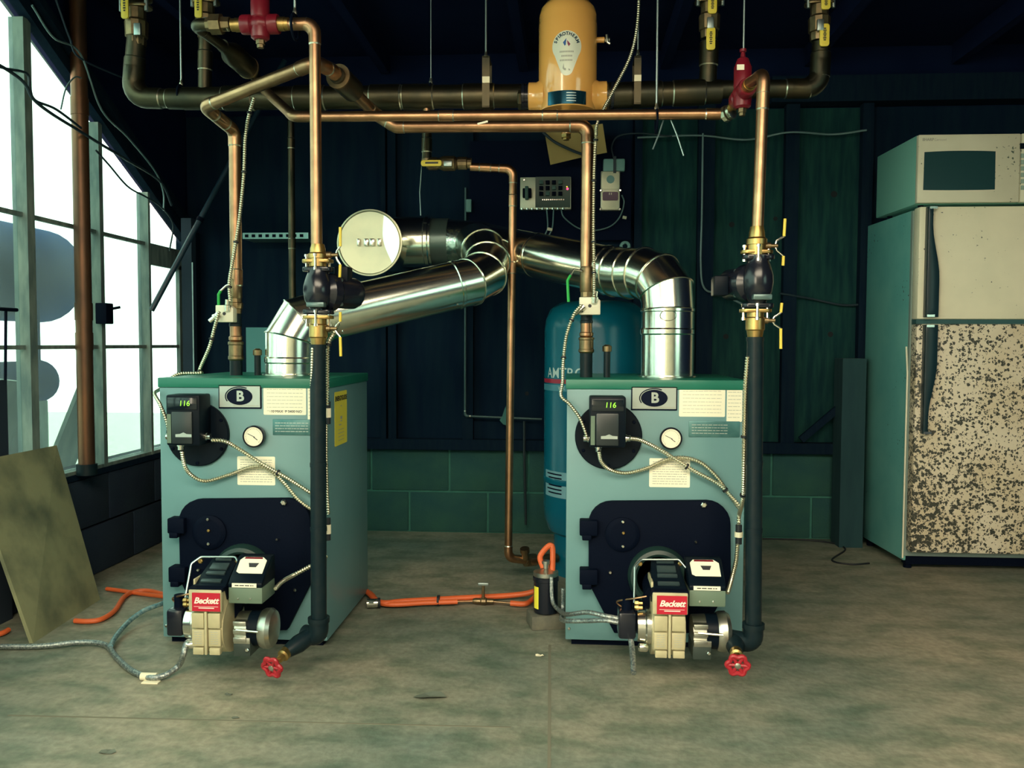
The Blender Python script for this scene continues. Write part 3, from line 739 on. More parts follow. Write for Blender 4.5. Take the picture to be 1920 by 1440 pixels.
# embossed oval on the riser
q = W(1247, 593, 3.02); MB().tube([V((q.x+.028*math.cos(a), q.y-math.sqrt(FR*FR-(.028*math.cos(a))**2)-.001, q.z+.018*math.sin(a))) for a in [i*PI/12 for i in range(25)]], .0015, 6).obj('stamped_mark', galv, fl2)

fl3 = thing('flue_tee', W(800, 455, 3.74), 'taped horizontal flue tee with round draft damper facing the room', 'flue tee')
T0 = W(905, 458, 3.74); T1 = W(838, 453, 3.76); T2 = W(812, 453, 3.76); T3 = W(690, 455, 3.76)
foil = mat('crumpled_foil_tape', (.62, .66, .58), .22, 1, (.45, .52, .5), 15, bump=.5, bscale=26)
MB().tube([W(925, 466, 3.72), T0, T1], .097, 36).obj('tee_branch', foil, fl3)
MB().tube([T1+V((.01, 0, 0)), T2], .101, 36).obj('joint_tape', mat('dark_tape', (.10, .14, .13), .3, .6), fl3)
MB().tube([T2, T3], .110, 40).obj('tee_body', galv, fl3)
band(T2+V((-.02, 0, 0)), X1, .110, fl3)
c = W(693, 455, 3.52); q = V((T3.x, T3.y, T3.z))
MB().tube([V((c.x+.02, 3.74, c.z)), V((c.x+.01, 3.6, c.z)), V((c.x, 3.53, c.z))], [.11, .118, .128], 40).obj('damper_collar', galv, fl3)
dm = MB().lathe((c.x, 3.53, c.z), (-.03, -1, .02), [(.134, 0), (.138, .004), (.138, .012), (.132, .013), (.128, .009), (.04, .006), (0, .006)], 56).obj('damper_disc', galv_dull, fl3)
for dx, w_ in ((-.045, .012), (-.012, .020), (.012, .022), (.042, .016)):
    MB().box(c.x+dx-w_/2, c.x+dx+w_/2, 3.508, 3.522, c.z-.014, c.z+.016).obj('damper_weight', chrome, dm, bev=.003)
MB().tube([V((T3.x, 3.76, T3.z)), V((T3.x, WB-.05, T3.z))], .10, 32).obj('wall_outlet', galv, fl3)

# ------------------------------------------------------------------ water pipes
def run(name, pts, r, material, label, rad=None, cat='pipe', group=None, ext=(), n=18):
    """one soldered pipe run: the swept tube, a bright sleeve each side of every bend, extra sleeves at ext (part, 0..1)"""
    pts = [V(p) for p in pts]; rad = rad or r*2.6
    t = thing(name, pts[-1] if pts[-1].z < pts[0].z else pts[0], label, cat, group)
    MB().tube(fillet(pts, rad), r, n).obj('pipe', material, t)
    for a, b, c in zip(pts, pts[1:], pts[2:]):
        u = (a-b).normalized(); w = (c-b).normalized(); an = u.angle(w)
        if an > PI-.15: continue
        tl = min(rad/math.tan(an/2), (a-b).length*.49, (c-b).length*.49)
        MB().tube(fillet([b+u*(tl+r*.9), b, b+w*(tl+r*.9)], rad), r*1.10, n).obj('elbow', material, t)
        for d, far in ((u, a), (w, c)):
            p = b+d*(tl+r*.9); MB().tube([p, p+d*.004], [r*1.10, r*1.02], n).obj('solder_ring', solder, t)
    for i, f in ext:
        a, b = pts[i], pts[i+1]; p = a+(b-a)*f; d = (b-a).normalized()
        MB().tube([p-d*r*1.3, p+d*r*1.3], r*1.10, n).obj('coupling', material, t)
        MB().tube([p+d*r*1.3, p+d*(r*1.3+.004)], [r*1.1, r*1.02], n).obj('solder_ring', solder, t)
        MB().tube([p-d*r*1.3, p-d*(r*1.3+.004)], [r*1.1, r*1.02], n).obj('solder_ring', solder, t)
    return t
HY = 3.08
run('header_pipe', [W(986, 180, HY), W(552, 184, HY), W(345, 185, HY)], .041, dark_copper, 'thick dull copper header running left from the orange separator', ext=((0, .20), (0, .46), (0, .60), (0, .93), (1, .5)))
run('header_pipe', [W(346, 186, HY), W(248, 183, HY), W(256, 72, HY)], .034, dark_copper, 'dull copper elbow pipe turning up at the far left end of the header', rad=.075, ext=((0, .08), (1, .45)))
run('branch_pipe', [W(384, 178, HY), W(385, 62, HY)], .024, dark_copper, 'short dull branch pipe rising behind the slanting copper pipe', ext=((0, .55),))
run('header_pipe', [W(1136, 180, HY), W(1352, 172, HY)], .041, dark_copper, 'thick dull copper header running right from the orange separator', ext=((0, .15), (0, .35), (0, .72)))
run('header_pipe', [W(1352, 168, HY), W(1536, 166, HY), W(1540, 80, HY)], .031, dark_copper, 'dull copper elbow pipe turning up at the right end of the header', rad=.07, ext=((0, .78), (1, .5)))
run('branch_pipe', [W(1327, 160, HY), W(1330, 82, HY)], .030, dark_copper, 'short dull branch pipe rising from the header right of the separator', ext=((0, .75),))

# front left circuit
FY = 2.47
zt_ = W(590, 44, FY).z
def FL(px, py): return W(px, py, FY)
e = W(590, 44, FY)
run('copper_pipe', [W(528, 46, FY), e, W(594, 470, FY)], .0165, copper, 'bright copper pipe dropping to the pump beside the damper disc', ext=((0, .55),))
run('copper_pipe', [W(430, 47, FY), W(364, 46, FY), W(425, 92, 2.72), W(500, 166, HY-.02)], .0165, dark_copper, 'dull pipe from red valve back to the header at upper left', ext=((0, .25),))
a, b = W(425, 92, 2.72), W(478, 138, 2.94); d = (b-a).normalized()
rd = thing('pipe_reducer', a, 'fat dark copper reducer on the slanting pipe under the left red valve', 'pipe fitting', 'copper reducers')
MB().tube([a-d*.03, a, a+d*.04, a+d*.16, a+d*.165], [.020, .021, .037, .037, .034], 24).obj('sleeve', dark_copper, rd)
MB().tube([a+d*.16, a+d*.168], [.038, .038], 24).obj('rim', bronze, rd)
# slanting boiler supply run, left boiler
run('copper_pipe', [W(443, 526, 2.96), W(440, 246, 2.96), W(384, 200, 2.80), W(592, 117, 2.56), W(622, 132, 2.66), W(704, 214, 3.0), W(742, 238, 3.0), W(1102, 236, 2.97), W(1099, 500, 2.97)], .0205, copper, 'long copper supply pipe linking both boiler tops, partly slanting', rad=.04, ext=((0, .02), (1, .5)))
a, b = W(634, 143, 2.70), W(668, 176, 2.85); d = (b-a).normalized()
rd = thing('pipe_reducer', a, 'fat dark copper reducer just right of the bright dropping pipe', 'pipe fitting', 'copper reducers')
MB().tube([a-d*.012, a, a, a+d*.12, a+d*.125], [.026, .026, .038, .038, .036], 24).obj('sleeve', dark_copper, rd)
MB().tube([a-d*.002, a+d*.006], [.0395, .0395], 24).obj('rim', bronze, rd)
# lower feed line
CY = 2.80
run('copper_pipe', [W(497, 170, 3.0), W(551, 219, CY), W(1362, 214, CY)], .0168, copper, 'slim level copper pipe crossing in front of the orange separator', ext=((1, .04), (1, .36), (1, .60), (1, .97)))
q = W(905, 230, CY-.016)
lb = MB().obox(q, (.035, .001, .006), (1, 0, .25)).obj('price_sticker', creamlabel); tag(lb, 'small white sticker scrap on the slim level copper pipe', 'sticker')
# right front circuit
GY = 2.50
run('copper_pipe', [W(1399, 160, 2.66), W(1432, 138, GY), W(1420, 440, GY)], .0165, copper, 'bright copper pipe dropping to the pump nearest the refrigerator', ext=((1, .17),))
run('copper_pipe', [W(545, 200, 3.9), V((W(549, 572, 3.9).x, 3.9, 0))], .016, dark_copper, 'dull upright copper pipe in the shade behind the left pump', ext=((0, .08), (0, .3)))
# feed to tank
ty = 3.5
run('copper_pipe', [W(800, 250, ty), W(800, 300, ty)], .020, dark_copper, 'short dark drop pipe above the level yellow-handled valve', ext=((0, .45),))
run('copper_pipe', [W(800, 192, HY), W(800, 214, HY)], .013, copper, 'tiny copper nipple under the header between the hanger rods')
run('copper_pipe', [W(882, 313, ty), W(962, 317, ty), W(953, 1046, ty), W(1000, 1052, ty+.05), W(1030, 1047, 3.62)], .0162, copper, 'tall copper pipe running down to the floor beside the blue tank', ext=((0, .35), (1, .08), (1, .25), (2, .5)))

# ------------------------------------------------------------------ pumps, isolation valves and black iron drops
def lever(parent, stem, seq_up, seq_dn, Y, thick=.0042):
    up_ = [W(x, y, Y) for x, y in seq_up]; dn = [W(x, y, Y) for x, y in seq_dn]
    MB().tube(list(reversed(up_[:3]))+dn[:3], .0030, 8).obj('lever', chrome, parent)
    MB().tube(up_[2:], thick, 10).obj('grip', yellowgrip, parent); MB().tube(dn[2:], thick, 10).obj('grip', yellowgrip, parent)
def iso_valve(cx, Y, y_top, y_fl, y_bot, levers, label, flange_low):
    t = thing('isolation_valve', W(cx, y_bot, Y), label, 'valve', 'brass isolation valves')
    z0, z1 = W(cx, y_bot, Y).z, W(cx, y_top, Y).z; x = W(cx, (y_top+y_bot)/2, Y).x; h = z1-z0
    if flange_low: prof = [(.026, 0), (.026, .35*h), (.029, .36*h), (.029, .55*h), (.023, .62*h), (.022, .8*h), (.0185, 1.0*h)]
    else: prof = [(.021, 0), (.024, .25*h), (.027, .3*h), (.027, .75*h), (.024, .8*h), (.024, h)]
    MB().lathe((x, Y, z0), Z1, prof, 20).obj('valve_body', brass, t, ang=25)
    zf = W(cx, y_fl, Y).z
    MB().prism(rpoly(-.045, .045, -.024, .024, .02), (x, Y, zf), X1, Y1, (0, 0, .010)).obj('flange', brass, t, bev=.0015)
    for sx_ in (-.0, .034, -.034):
        MB().lathe((x+sx_, Y-(.026 if sx_ == 0 else .0), zf-.022), Z1, [(.006, 0), (.006, .008), (.004, .008), (.004, .04), (.0065, .04), (.0065, .047)], 8).obj('bolt', chrome, t)
    sx0, sy0 = levers[0]
    s = W(sx0, sy0, Y); MB().lathe((x+.02, Y, s.z), X1, [(.010, 0), (.010, s.x-x-.034), (.006, s.x-x-.034), (.006, s.x-x-.014)], 12).obj('stem', bronze, t)
    lever(t, s, levers[1], levers[2], Y)
    return t
def pump(cx, Y, y_top, y_bot, motor, label, boxside=-1):
    z0, z1 = W(cx, y_bot, Y).z, W(cx, y_top, Y).z; x = W(cx, (y_top+y_bot)/2, Y).x; h = z1-z0; zc = (z0+z1)/2
    t = thing('circulator_pump', (x, Y, z0), label, 'pump', 'black circulator pumps')
    MB().lathe((x, Y, z0), Z1, [(.024, 0), (.024, .1*h), (.030, .16*h), (.040, .3*h), (.044, .48*h), (.043, .62*h), (.036, .8*h), (.030, .9*h), (.030, h)], 28).obj('volute', gloss_black, t)
    for z in (z0-.002, z1-.010): MB().prism(rpoly(-.045, .045, -.024, .024, .02), (x, Y, z), X1, Y1, (0, 0, .013)).obj('flange', gloss_black, t, bev=.002)
    d = V(motor).normalized(); c = V((x, Y, zc-.002))
    MB().lathe(c, d, [(.030, 0), (.050, .02), (.056, .026), (.056, .05), (.050, .056), (.047, .06), (.047, .125), (.040, .14), (0, .142)], 28).obj('motor', gloss_black, t)
    for i in range(4):
        a = PI/4+i*PI/2; fx, fy = frame(d); p = c+d*.05+(fx*math.cos(a)+fy*math.sin(a))*.05
        hexbolt(p, d, .006, .008, 'bolt', steel, t)
    side = V((-1, 0, 0)) if boxside < 0 else V((0, 0, 1))
    b = c+d*.09+side*.055+V((0, -.01 if boxside < 0 else .0, -.006))
    MB().obox(b, (.042, .06, .058)).obj('terminal_box', plastic_black, t, bev=.004)
    MB().box(x-.022, x+.03, Y-.05, Y-.02, z0+.13*h, z0+.24*h).obj('name_badge', mat('badge_grey', (.10, .16, .16), .3, .4), t, bev=.003)
    return t
def iron_drop(cx0, y0, cx1, y1, Y, label, elbow, r=.0235):
    a, b = W(cx0, y0, Y), W(cx1, y1, Y)
    t = thing('iron_pipe', b, label, 'pipe', 'black iron drop pipes')
    MB().tube([a, b], r, 22).obj('pipe', iron, t)
    for f in (.0, .40, .62): 
        p = a+(b-a)*f; MB().tube([p, p+V((0, 0, -.012))], r*1.06, 22).obj('pipe_band', iron, t)
    MB().tube(fillet([b+V((0, 0, .05)), b, b+V(elbow)], .05), r*1.22, 20).obj('elbow', iron, t)
    MB().tube([b+V((0, 0, .045)), b+V((0, 0, .06))], r*1.36, 20).obj('elbow_lip', iron, t)
    return t
# left
iso_valve(596, FY, 458, 493, 500, [(630, 478), [(630, 477), (632, 470), (638, 462), (638, 426)], [(630, 480), (632, 487), (638, 496), (637, 520)]], 'brass isolation valve above the pump beside the damper disc', True)
pump(597, FY, 503, 588, (.62, .78, 0), 'black circulator pump on the pipe beside the damper disc', 1)
iso_valve(597, FY, 598, 598, 646, [(628, 616), [(628, 615), (632, 608), (638, 603), (638, 585)], [(628, 618), (632, 625), (638, 632), (639, 668)]], 'brass isolation valve below the pump beside the damper disc', False)
iron_drop(596, 646, 598, 1194, FY, 'black iron pipe standing before the boiler beside the film wall', (-.05, .02, 0))
# right
iso_valve(1419, GY, 425, 476, 478, [(1454, 461), [(1454, 459), (1456, 451), (1470, 443), (1472, 410)], [(1454, 463), (1457, 470), (1469, 480), (1468, 498)]], 'brass isolation valve above the pump nearest the refrigerator', True)
pump(1421, GY, 480, 576, (-.45, .9, 0), 'black circulator pump on the pipe nearest the refrigerator')
iso_valve(1416, GY, 585, 586, 632, [(1449, 601), [(1449, 599), (1452, 594), (1464, 586), (1466, 568)], [(1449, 603), (1452, 608), (1464, 616), (1464, 654)]], 'brass isolation valve below the pump nearest the refrigerator', False)
iron_drop(1416, 632, 1412, 1206, GY, 'black iron pipe standing before the boiler nearest the refrigerator', (-.06, .03, 0))
def drain(p, d, label, body):
    t = thing('drain_valve', p, label, 'valve', 'red-handled drain valves')
    p = V(p); d = V(d).normalized(); q = p+d*.075
    MB().tube([body, body+(p-body)*.5, p], [.024, .027, .019], 18).obj('valve_body', iron, t)
    MB().lathe(p-d*.01, d, [(.016, 0), (.018, .01), (.018, .03), (.012, .034), (.010, .05), (.006, .052), (.006, .075)], 14).obj('bonnet', brass, t)
    x, y = frame(d)
    wm = MB().tube([q+(x*math.cos(2*PI*i/40)+y*math.sin(2*PI*i/40))*(.027+.0035*math.cos(2*PI*i/40*6)) for i in range(41)], .0065, 8)
    w_ = wm.obj('handwheel', mat('red_handwheel', (.36, .014, .025), .4), t)
    for i in range(3):
        a = i*PI/3; v = (x*math.cos(a)+y*math.sin(a))*.026; MB().tube([q-v, q+v], .005, 8).obj('spoke', MATS['red_handwheel'], w_)
    MB().lathe(q-d*.004, d, [(.009, 0), (.009, .010), (.005, .012)], 10).obj('hub', alu, w_)
b = W(598, 1194, FY)
drain(W(538, 1222, 2.41), (-.25, -.85, -.25), 'red-handled drain valve in front of the boiler beside the film wall', b+V((-.03, 0, 0)))
b = W(1412, 1206, GY)
drain(W(1380, 1222, 2.45), (-.12, -.95, -.15), 'red-handled drain valve in front of the boiler nearest the refrigerator', b+V((-.05, .02, 0)))

# red flow-control valves
def flow_valve(c, ax, label, sticker):
    c = V(c); ax = V(ax).normalized(); t = thing('flow_valve', c-V((0, 0, .045)), label, 'valve', 'red flow-control valves')
    MB().lathe(c-ax*.055, ax, [(.026, 0), (.028, .004), (.028, .028), (.022, .034), (.030, .05), (.030, .06), (.022, .076), (.028, .082), (.028, .106), (.026, .11)], 22).obj('valve_body', redpaint, t)
    MB().lathe(c-V((0, 0, .045)), Z1, [(.018, 0), (.026, .006), (.028, .03), (.024, .06), (.027, .064), (.027, .125), (.024, .130), (.017, .150), (.008, .155), (.006, .170), (.010, .172), (.010, .18), (0, .182)], 24).obj('bonnet', redpaint, t)
    MB().lathe(c-V((0, 0, .045)), -Z1, [(.013, 0), (.013, .012), (.010, .013), (.010, .022)], 6).obj('plug', bronze, t)
    MB().obox(c+V((sticker, -.0275, .072)), (.022, .002, .016)).obj('white_sticker', creamlabel, t)
    for s in (-1, 1):
        MB().lathe(c+ax*(s*.055), ax*s, [(.020, 0), (.020, .018), (.0185, .018), (.0185, .03)], 18).obj('adapter', brass, t)
    return t
flow_valve(W(488, 46, FY), X1, 'red flow-control valve at top left beside the bright dropping pipe', .0)
flow_valve(W(1392, 176, 2.70), (W(1420, 150, 2.56)-W(1376, 206, 2.78)), 'red flow-control valve above the pump nearest the refrigerator', -.012)
un = thing('pipe_union', W(409, 46, FY), 'dark hexagonal pipe union left of the top left red valve', 'pipe fitting', 'pipe unions')
MB().lathe(W(388, 46, FY), X1, [(.020, 0), (.022, .012), (.030, .014), (.030, .045), (.022, .047), (.020, .07)], 8).obj('nut', bronze, un, ang=20)
a = W(1361, 214, CY); b = W(1381, 204, 2.77); d = (b-a).normalized()
un = thing('pipe_union', a, 'silver-ringed pipe union below the red valve nearest the refrigerator', 'pipe fitting', 'pipe unions')
MB().lathe(a-d*.01, d, [(.019, 0), (.021, .004), (.026, .005), (.026, .018), (.021, .019)], 10).obj('nut', solder, un, ang=20)
MB().lathe(a+d*.012, d, [(.021, 0), (.024, .003), (.024, .012), (.021, .014)], 18).obj('ring', solder, un)

# yellow-handled valves on the header branches and the tank feed
def ball_valve(cx, cy, Y, s, label, grips, mat_body=bronze):
    c = W(cx, cy, Y); t = thing('ball_valve', c-V((0, 0, .06*s)), label, 'valve', 'yellow-handled ball valves')
    MB().lathe(c-V((0, 0, .07*s)), Z1, [(.034*s, 0), (.036*s, .012*s), (.036*s, .03*s), (.042*s, .034*s), (.044*s, .09*s), (.036*s, .1*s), (.036*s, .14*s)], 10).obj('valve_body', mat_body, t, ang=25)
    for z in (.072*s, .10*s):
        MB().prism(rpoly(-.06*s, .06*s, -.035*s, .035*s, .03*s), (c.x, Y, c.z+z), X1, Y1, (0, 0, .010*s)).obj('flange', mat_body, t, bev=.001)
    for sx_ in (-.05, .05):
        MB().lathe((c.x+sx_*s, Y-.02*s, c.z+.055*s), Z1, [(.007*s, 0), (.007*s, .07*s)], 8).obj('bolt', steel, t)
    for (x0, y0, x1, y1) in grips:
        p, q = W((x0+x1)/2, (y0+y1)/2, Y-.055*s), None
        w_ = abs(x1-x0)*(Y-.055)/F; h_ = abs(y1-y0)*(Y-.055)/F
        g = MB().prism(rpoly(-w_/2, w_/2, -h_/2, h_/2, w_*.28), p, X1, Z1, (0, .008, 0)).obj('handle_grip', yellowgrip, t, bev=.001)
        tx = MB()
        for k in range(7):
            tx.obox(p+V((0, -.001, h_*(.28-k*.085))), (w_*.34*(1 if k % 2 else .75), .001, h_*.05))
        tx.obj('print', inkdark, g)
    p = W(cx+2, cy+3, Y-.05*s); MB().obox(p, (.026*s, .012, .045*s)).obj('handle_stem', steel, t, bev=.002)
    return t
ball_valve(256, 52, HY, .95, 'yellow-handled valve at the far top left above the header elbow', [(226, -20, 240, 34)])
ball_valve(386, 40, HY, .85, 'yellow-handled valve behind the union at top left', [(364, -20, 378, 32)])
ball_valve(1330, 40, HY, .85, 'yellow-handled valve right of the orange separator', [(1328, -8, 1344, 24), (1325, 52, 1341, 92)])
ball_valve(1536, 44, HY, .85, 'yellow-handled valve at the far top right above the header elbow', [(1541, -10, 1557, 16), (1538, 45, 1555, 85)])
c = W(846, 311, ty)
t = thing('ball_valve', c, 'level brass valve with yellow handle above the flue tee', 'valve', 'yellow-handled ball valves')
MB().lathe(W(800, 307, ty), X1, [(.020, 0), (.026, .01), (.026, .04), (.022, .05), (.030, .07), (.030, .115), (.022, .125), (.026, .13), (.026, .165), (.021, .168), (.021, .185)], 14).obj('valve_body', bronze, t, ang=25)
a, b = W(789, 300, ty-.04), W(828, 311, ty-.04)
g = MB().prism(rpoly(a.x, b.x, b.z, a.z, .010), (0, ty-.04, 0), X1, Z1, (0, .010, 0)).obj('handle_grip', yellowgrip, t, bev=.002)
MB().box(a.x+.018, b.x-.014, ty-.0415, ty-.040, (a.z+b.z)/2-.003, (a.z+b.z)/2+.004).obj('print', inkdark, g)
MB().obox((W(840, 307, ty-.038)), (.034, .012, .022)).obj('handle_stem', steel, t, bev=.003)
MB().tube([W(800, 298, ty), W(800, 309, ty)], .022, 12).obj('tee_neck', bronze, t)

# ------------------------------------------------------------------ orange air separator
c = W(1064, 212, HY); z0 = c.z; zT = W(1064, 6, HY).z
sp = thing('air_separator', c, 'big orange air separator hanging in the overhead header', 'air separator')
r = .103
H_ = zT-z0
MB().lathe((c.x, HY, z0), Z1, [(.0, 0), (.06, 0), (r*.965, .002), (r*.98, .006), (r*.98, .05), (r*1.0, .055), (r, H_-.082), (r*.985, H_-.078), (r*.985, H_-.05), (r*.93, H_-.026), (r*.80, H_-.008), (r*.6, H_), (r*.62, H_+.001), (r*.62, H_+.06)], 56).obj('body', orange_paint, sp, ang=50)
zn = W(1064, 181, HY).z
for s in (-1, 1):
    MB().lathe((c.x+s*.085, HY, zn), (s, 0, 0), [(.062, 0), (.056, .015), (.050, .025), (.050, .052), (.047, .054), (0, .054)], 30).obj('nozzle', orange_paint, sp)
    MB().lathe((c.x+s*.138, HY, zn), (s, 0, 0), [(.044, 0), (.044, .014), (.048, .015), (.048, .024), (.043, .026)], 30).obj('gasket', gloss_black, sp)
    MB().lathe((c.x+s*.160, HY, zn), (s, 0, 0), [(.044, 0), (.045, .003), (.045, .012), (.042, .016)], 8).obj('nut', dark_copper, sp, ang=20)
def wrap(mb, rr, cx=c.x, cy=HY):
    """bend flat lettering onto the barrel"""
    o = MB(); o.f = mb.f
    for q in mb.v:
        an = (q.x-cx)/rr; o.v.append(V((cx+rr*math.sin(an), cy-rr*math.cos(an), q.z)))
    return o
def sheet(x0, x1, z0_, z1_, nx=16, nz=1, f=None):
    mb = MB(); vv = []; ff = []
    for i in range(nx+1):
        for j in range(nz+1): vv.append((x0+(x1-x0)*i/nx, HY, z0_+(z1_-z0_)*j/nz))
    for i in range(nx):
        for j in range(nz): ff.append((i*(nz+1)+j, (i+1)*(nz+1)+j, (i+1)*(nz+1)+j+1, i*(nz+1)+j+1))
    return mb.add(vv, ff)
bz0, bz1 = W(1064, 194, HY-r).z, W(1064, 169, HY-r).z; bx0, bx1 = W(1027, 180, HY-r).x, W(1099, 180, HY-r).x
cs = lambda x: math.asin(max(-1, min(1, (x-c.x)/r)))*r+c.x
pl = wrap(sheet(cs(bx0), cs(bx1), bz0, bz1, 24), r*1.012).obj('data_plate', mat('blue_chrome_plate', (.02, .10, .16), .12, .8), sp)
for i in range(4):
    wrap(sheet(c.x-.004, c.x+.03, bz1-.010-i*.009, bz1-.007-i*.009, 4), r*1.016).obj('print', steel, pl)
# bulb-shaped sticker with arched word
lc = W(1060, 86, HY-r); 
lr = .0285*W(0, 0, HY-r).y/2.95*1.0
oz = lc.z
poly = []
R1 = .052
for i in range(33):
    an = math.radians(-35+i*250/32); poly.append((R1*math.cos(an), R1*math.sin(an)))
for i in range(9):
    an = math.radians(200+i*140/8); poly.append((.022*math.cos(an), -.078+.022*math.sin(an)))
mb = MB(); cen = (0, -.03)
n_ = len(poly); rings = []
vv = []
for k in range(5):
    for p in poly: vv.append((c.x-.004+cen[0]+(p[0]-cen[0])*k/4, HY, oz+cen[1]+(p[1]-cen[1])*k/4))
ff = [(k*n_+i, k*n_+(i+1) % n_, (k+1)*n_+(i+1) % n_, (k+1)*n_+i) for k in range(4) for i in range(n_)]
st = wrap(mb.add(vv, ff), r*1.008).obj('bulb_sticker', mat('silver_sticker', (.78, .80, .68), .3, .15), sp)
word = MB(); S = 'SPIROTHERM'
wd = [.5 if ch == 'I' else (1.2 if ch == 'M' else 1.0) for ch in S]; acc = 0
for i, ch in enumerate(S):
    an = math.radians(166-152*(acc+wd[i]/2)/sum(wd)); acc += wd[i]; rr = .0415
    o = V((c.x-.004+rr*math.cos(an), HY, oz+rr*math.sin(an)))
    u = V((math.sin(an), 0, -math.cos(an))); w2 = V((math.cos(an), 0, math.sin(an)))
    m3 = text_mb(ch, .0155, o, u, w2, depth=0, bold=.0007); word.add(m3.v, m3.f)
wrap(word, r*1.012).obj('lettering', mat('blue_black_print', (.01, .04, .07), .4), st, flat=True)
for col_, pts_ in ((mat('blue_print', (.01, .10, .35), .4), [(-.013, .012), (-.001, .026), (-.003, .004), (-.007, .0)]), (mat('maroon_print', (.25, .03, .08), .4), [(.001, .020), (.013, .006), (.007, -.002), (.003, .006)])):
    wrap(MB().add([(c.x-.004+p[0], HY, oz+p[1]) for p in pts_], [(0, 1, 2, 3)]), r*1.012).obj('emblem', col_, st)
for i, w_ in enumerate((.024, .018, .023)):
    pr = MB(); x = -w_
    while x < w_-.002:
        pr.add(sheet(c.x-.004+x, c.x-.004+x+.004, oz-.022-i*.0145, oz-.016-i*.0145, 1).v, [(0, 2, 3, 1)]); x += .0055
    wrap(pr, r*1.012).obj('print', inkgrey, st)
wrap(MB().add([(c.x-.004+p[0], HY, oz+p[1]) for p in [(-.014, -.075), (-.010, -.058), (-.008, -.074), (.012, -.078), (.013, -.083), (-.008, -.082)]], [(0, 1, 2, 5), (2, 3, 4, 5)]), r*1.012).obj('emblem', inkgrey, st)
# vent cock and drain
v0 = W(1118, 75, HY); MB().cyl(v0-V((.02, 0, 0)), v0+V((.028, 0, 0)), .010, n=14).obj('vent_neck', orange_paint, sp)
vc = MB().lathe(v0+V((.028, 0, 0)), X1, [(.007, 0), (.009, .004), (.009, .018), (.007, .02)], 6).obj('vent_cock', alu, sp, ang=20)
MB().tube([v0+V((.036, -.008, .014)), v0+V((.040, -.012, -.014)), v0+V((.048, -.012, -.018))], .005, 8).obj('thumb_lever', alu, vc)
MB().cyl((c.x-.004, HY, z0-.075), (c.x-.004, HY, z0+.005), .017, n=16).obj('drain_neck', orange_paint, sp)
MB().lathe((c.x-.004, HY, z0-.075), -Z1, [(.019, 0), (.019, .012), (.012, .014), (.012, .02)], 6).obj('drain_cap', brass, sp, ang=20)
# ------------------------------------------------------------------ fittings on the boiler lids
def lid_riser(cx, Y, ys, label, boxc, handle):
    """stack of fittings from the lid up to the copper supply pipe; ys are picture heights bottom to top"""
    x = W(cx, ys[0], Y).x; zz = [BH]+[W(cx, q, Y).z for q in ys[1:]]
    t = thing('riser_fitting', (x, Y, BH), label, 'pipe fitting', 'boiler riser fittings')
    def seg(i, j, prof, m_, nm, n=20, ang=30): 
        h = zz[j]-zz[i]; MB().lathe((x, Y, zz[i]), Z1, [(a, b*h) for a, b in prof], n).obj(nm, m_, t, ang=ang)
    seg(0, 1, [(.0215, 0), (.0215, 1)], iron, 'nipple')
    seg(1, 2, [(.023, 0), (.027, .08), (.027, .22), (.0245, .25), (.0245, .8), (.027, .84), (.027, .96), (.023, 1)], bronze, 'coupling')
    seg(2, 3, [(.020, 0), (.024, .1), (.024, .3), (.020, .36), (.020, 1)], copper, 'adapter')
    seg(3, 4, [(.022, 0), (.022, .2), (.020, .25), (.020, 1)], iron, 'tee')
    seg(4, 5, [(.021, 0), (.022, .3), (.024, .34), (.026, .5), (.026, .7), (.022, .75), (.022, 1)], bronze, 'valve_body', 10, 20)
    seg(5, 6, [(.022, 0), (.024, .05), (.024, .9), (.0205, 1)], bronze, 'valve_collar', 12)
    # green-handled lever
    pts = [W(px, py, Y-.02) for px, py in handle]
    MB().tube(pts[:3], .004, 8).obj('lever', chrome, t); MB().tube(pts[2:], .0052, 10).obj('grip', greengrip, t)
    # low-water cut-off box
    x0, y0, x1, y1 = boxc; a, b = W(x0, y1, Y-.05), W(x1, y0, Y-.05)
    bx = MB().prism([(a.x, a.z), (b.x, a.z), (b.x, b.z-.012), (b.x-.012, b.z), (a.x, b.z)], (0, Y-.05, 0), X1, Z1, (0, .045, 0)).obj('cutoff_box', whitebox, t, bev=.003)
    MB().cyl(((a.x+b.x)/2, Y-.051, (a.z+b.z)/2), ((a.x+b.x)/2, Y-.048, (a.z+b.z)/2), .006, n=12).obj('reset_button', inkdark, bx)
    for fx, fz, dx, dz in ((.70, 1.0, .1, 1), (.22, .8, -.7, -.6)):
        q = V((a.x+(b.x-a.x)*fx, Y-.055, a.z+(b.z-a.z)*fz-.02))
        MB().lathe(q, (dx, -.15, dz), [(.010, 0), (.010, .012), (.012, .013), (.012, .02), (.008, .022), (.008, .04)], 10).obj('conduit_connector', chrome, bx)
    return t
lid_riser(443, 2.96, (705, 676, 640, 612, 588, 560, 522), 'stacked brass and iron fittings rising from the boiler beside the film wall', (404, 572, 437, 604), [(433, 532), (424, 536), (414, 545), (410, 552), (410, 575)])
lid_riser(1099, 2.97, (700, 662, 632, 606, 584, 548, 500), 'stacked brass and iron fittings rising from the boiler before the blue tank', (1086, 557, 1126, 590), [(1092, 508), (1076, 505), (1070, 516), (1064, 526), (1066, 566)])
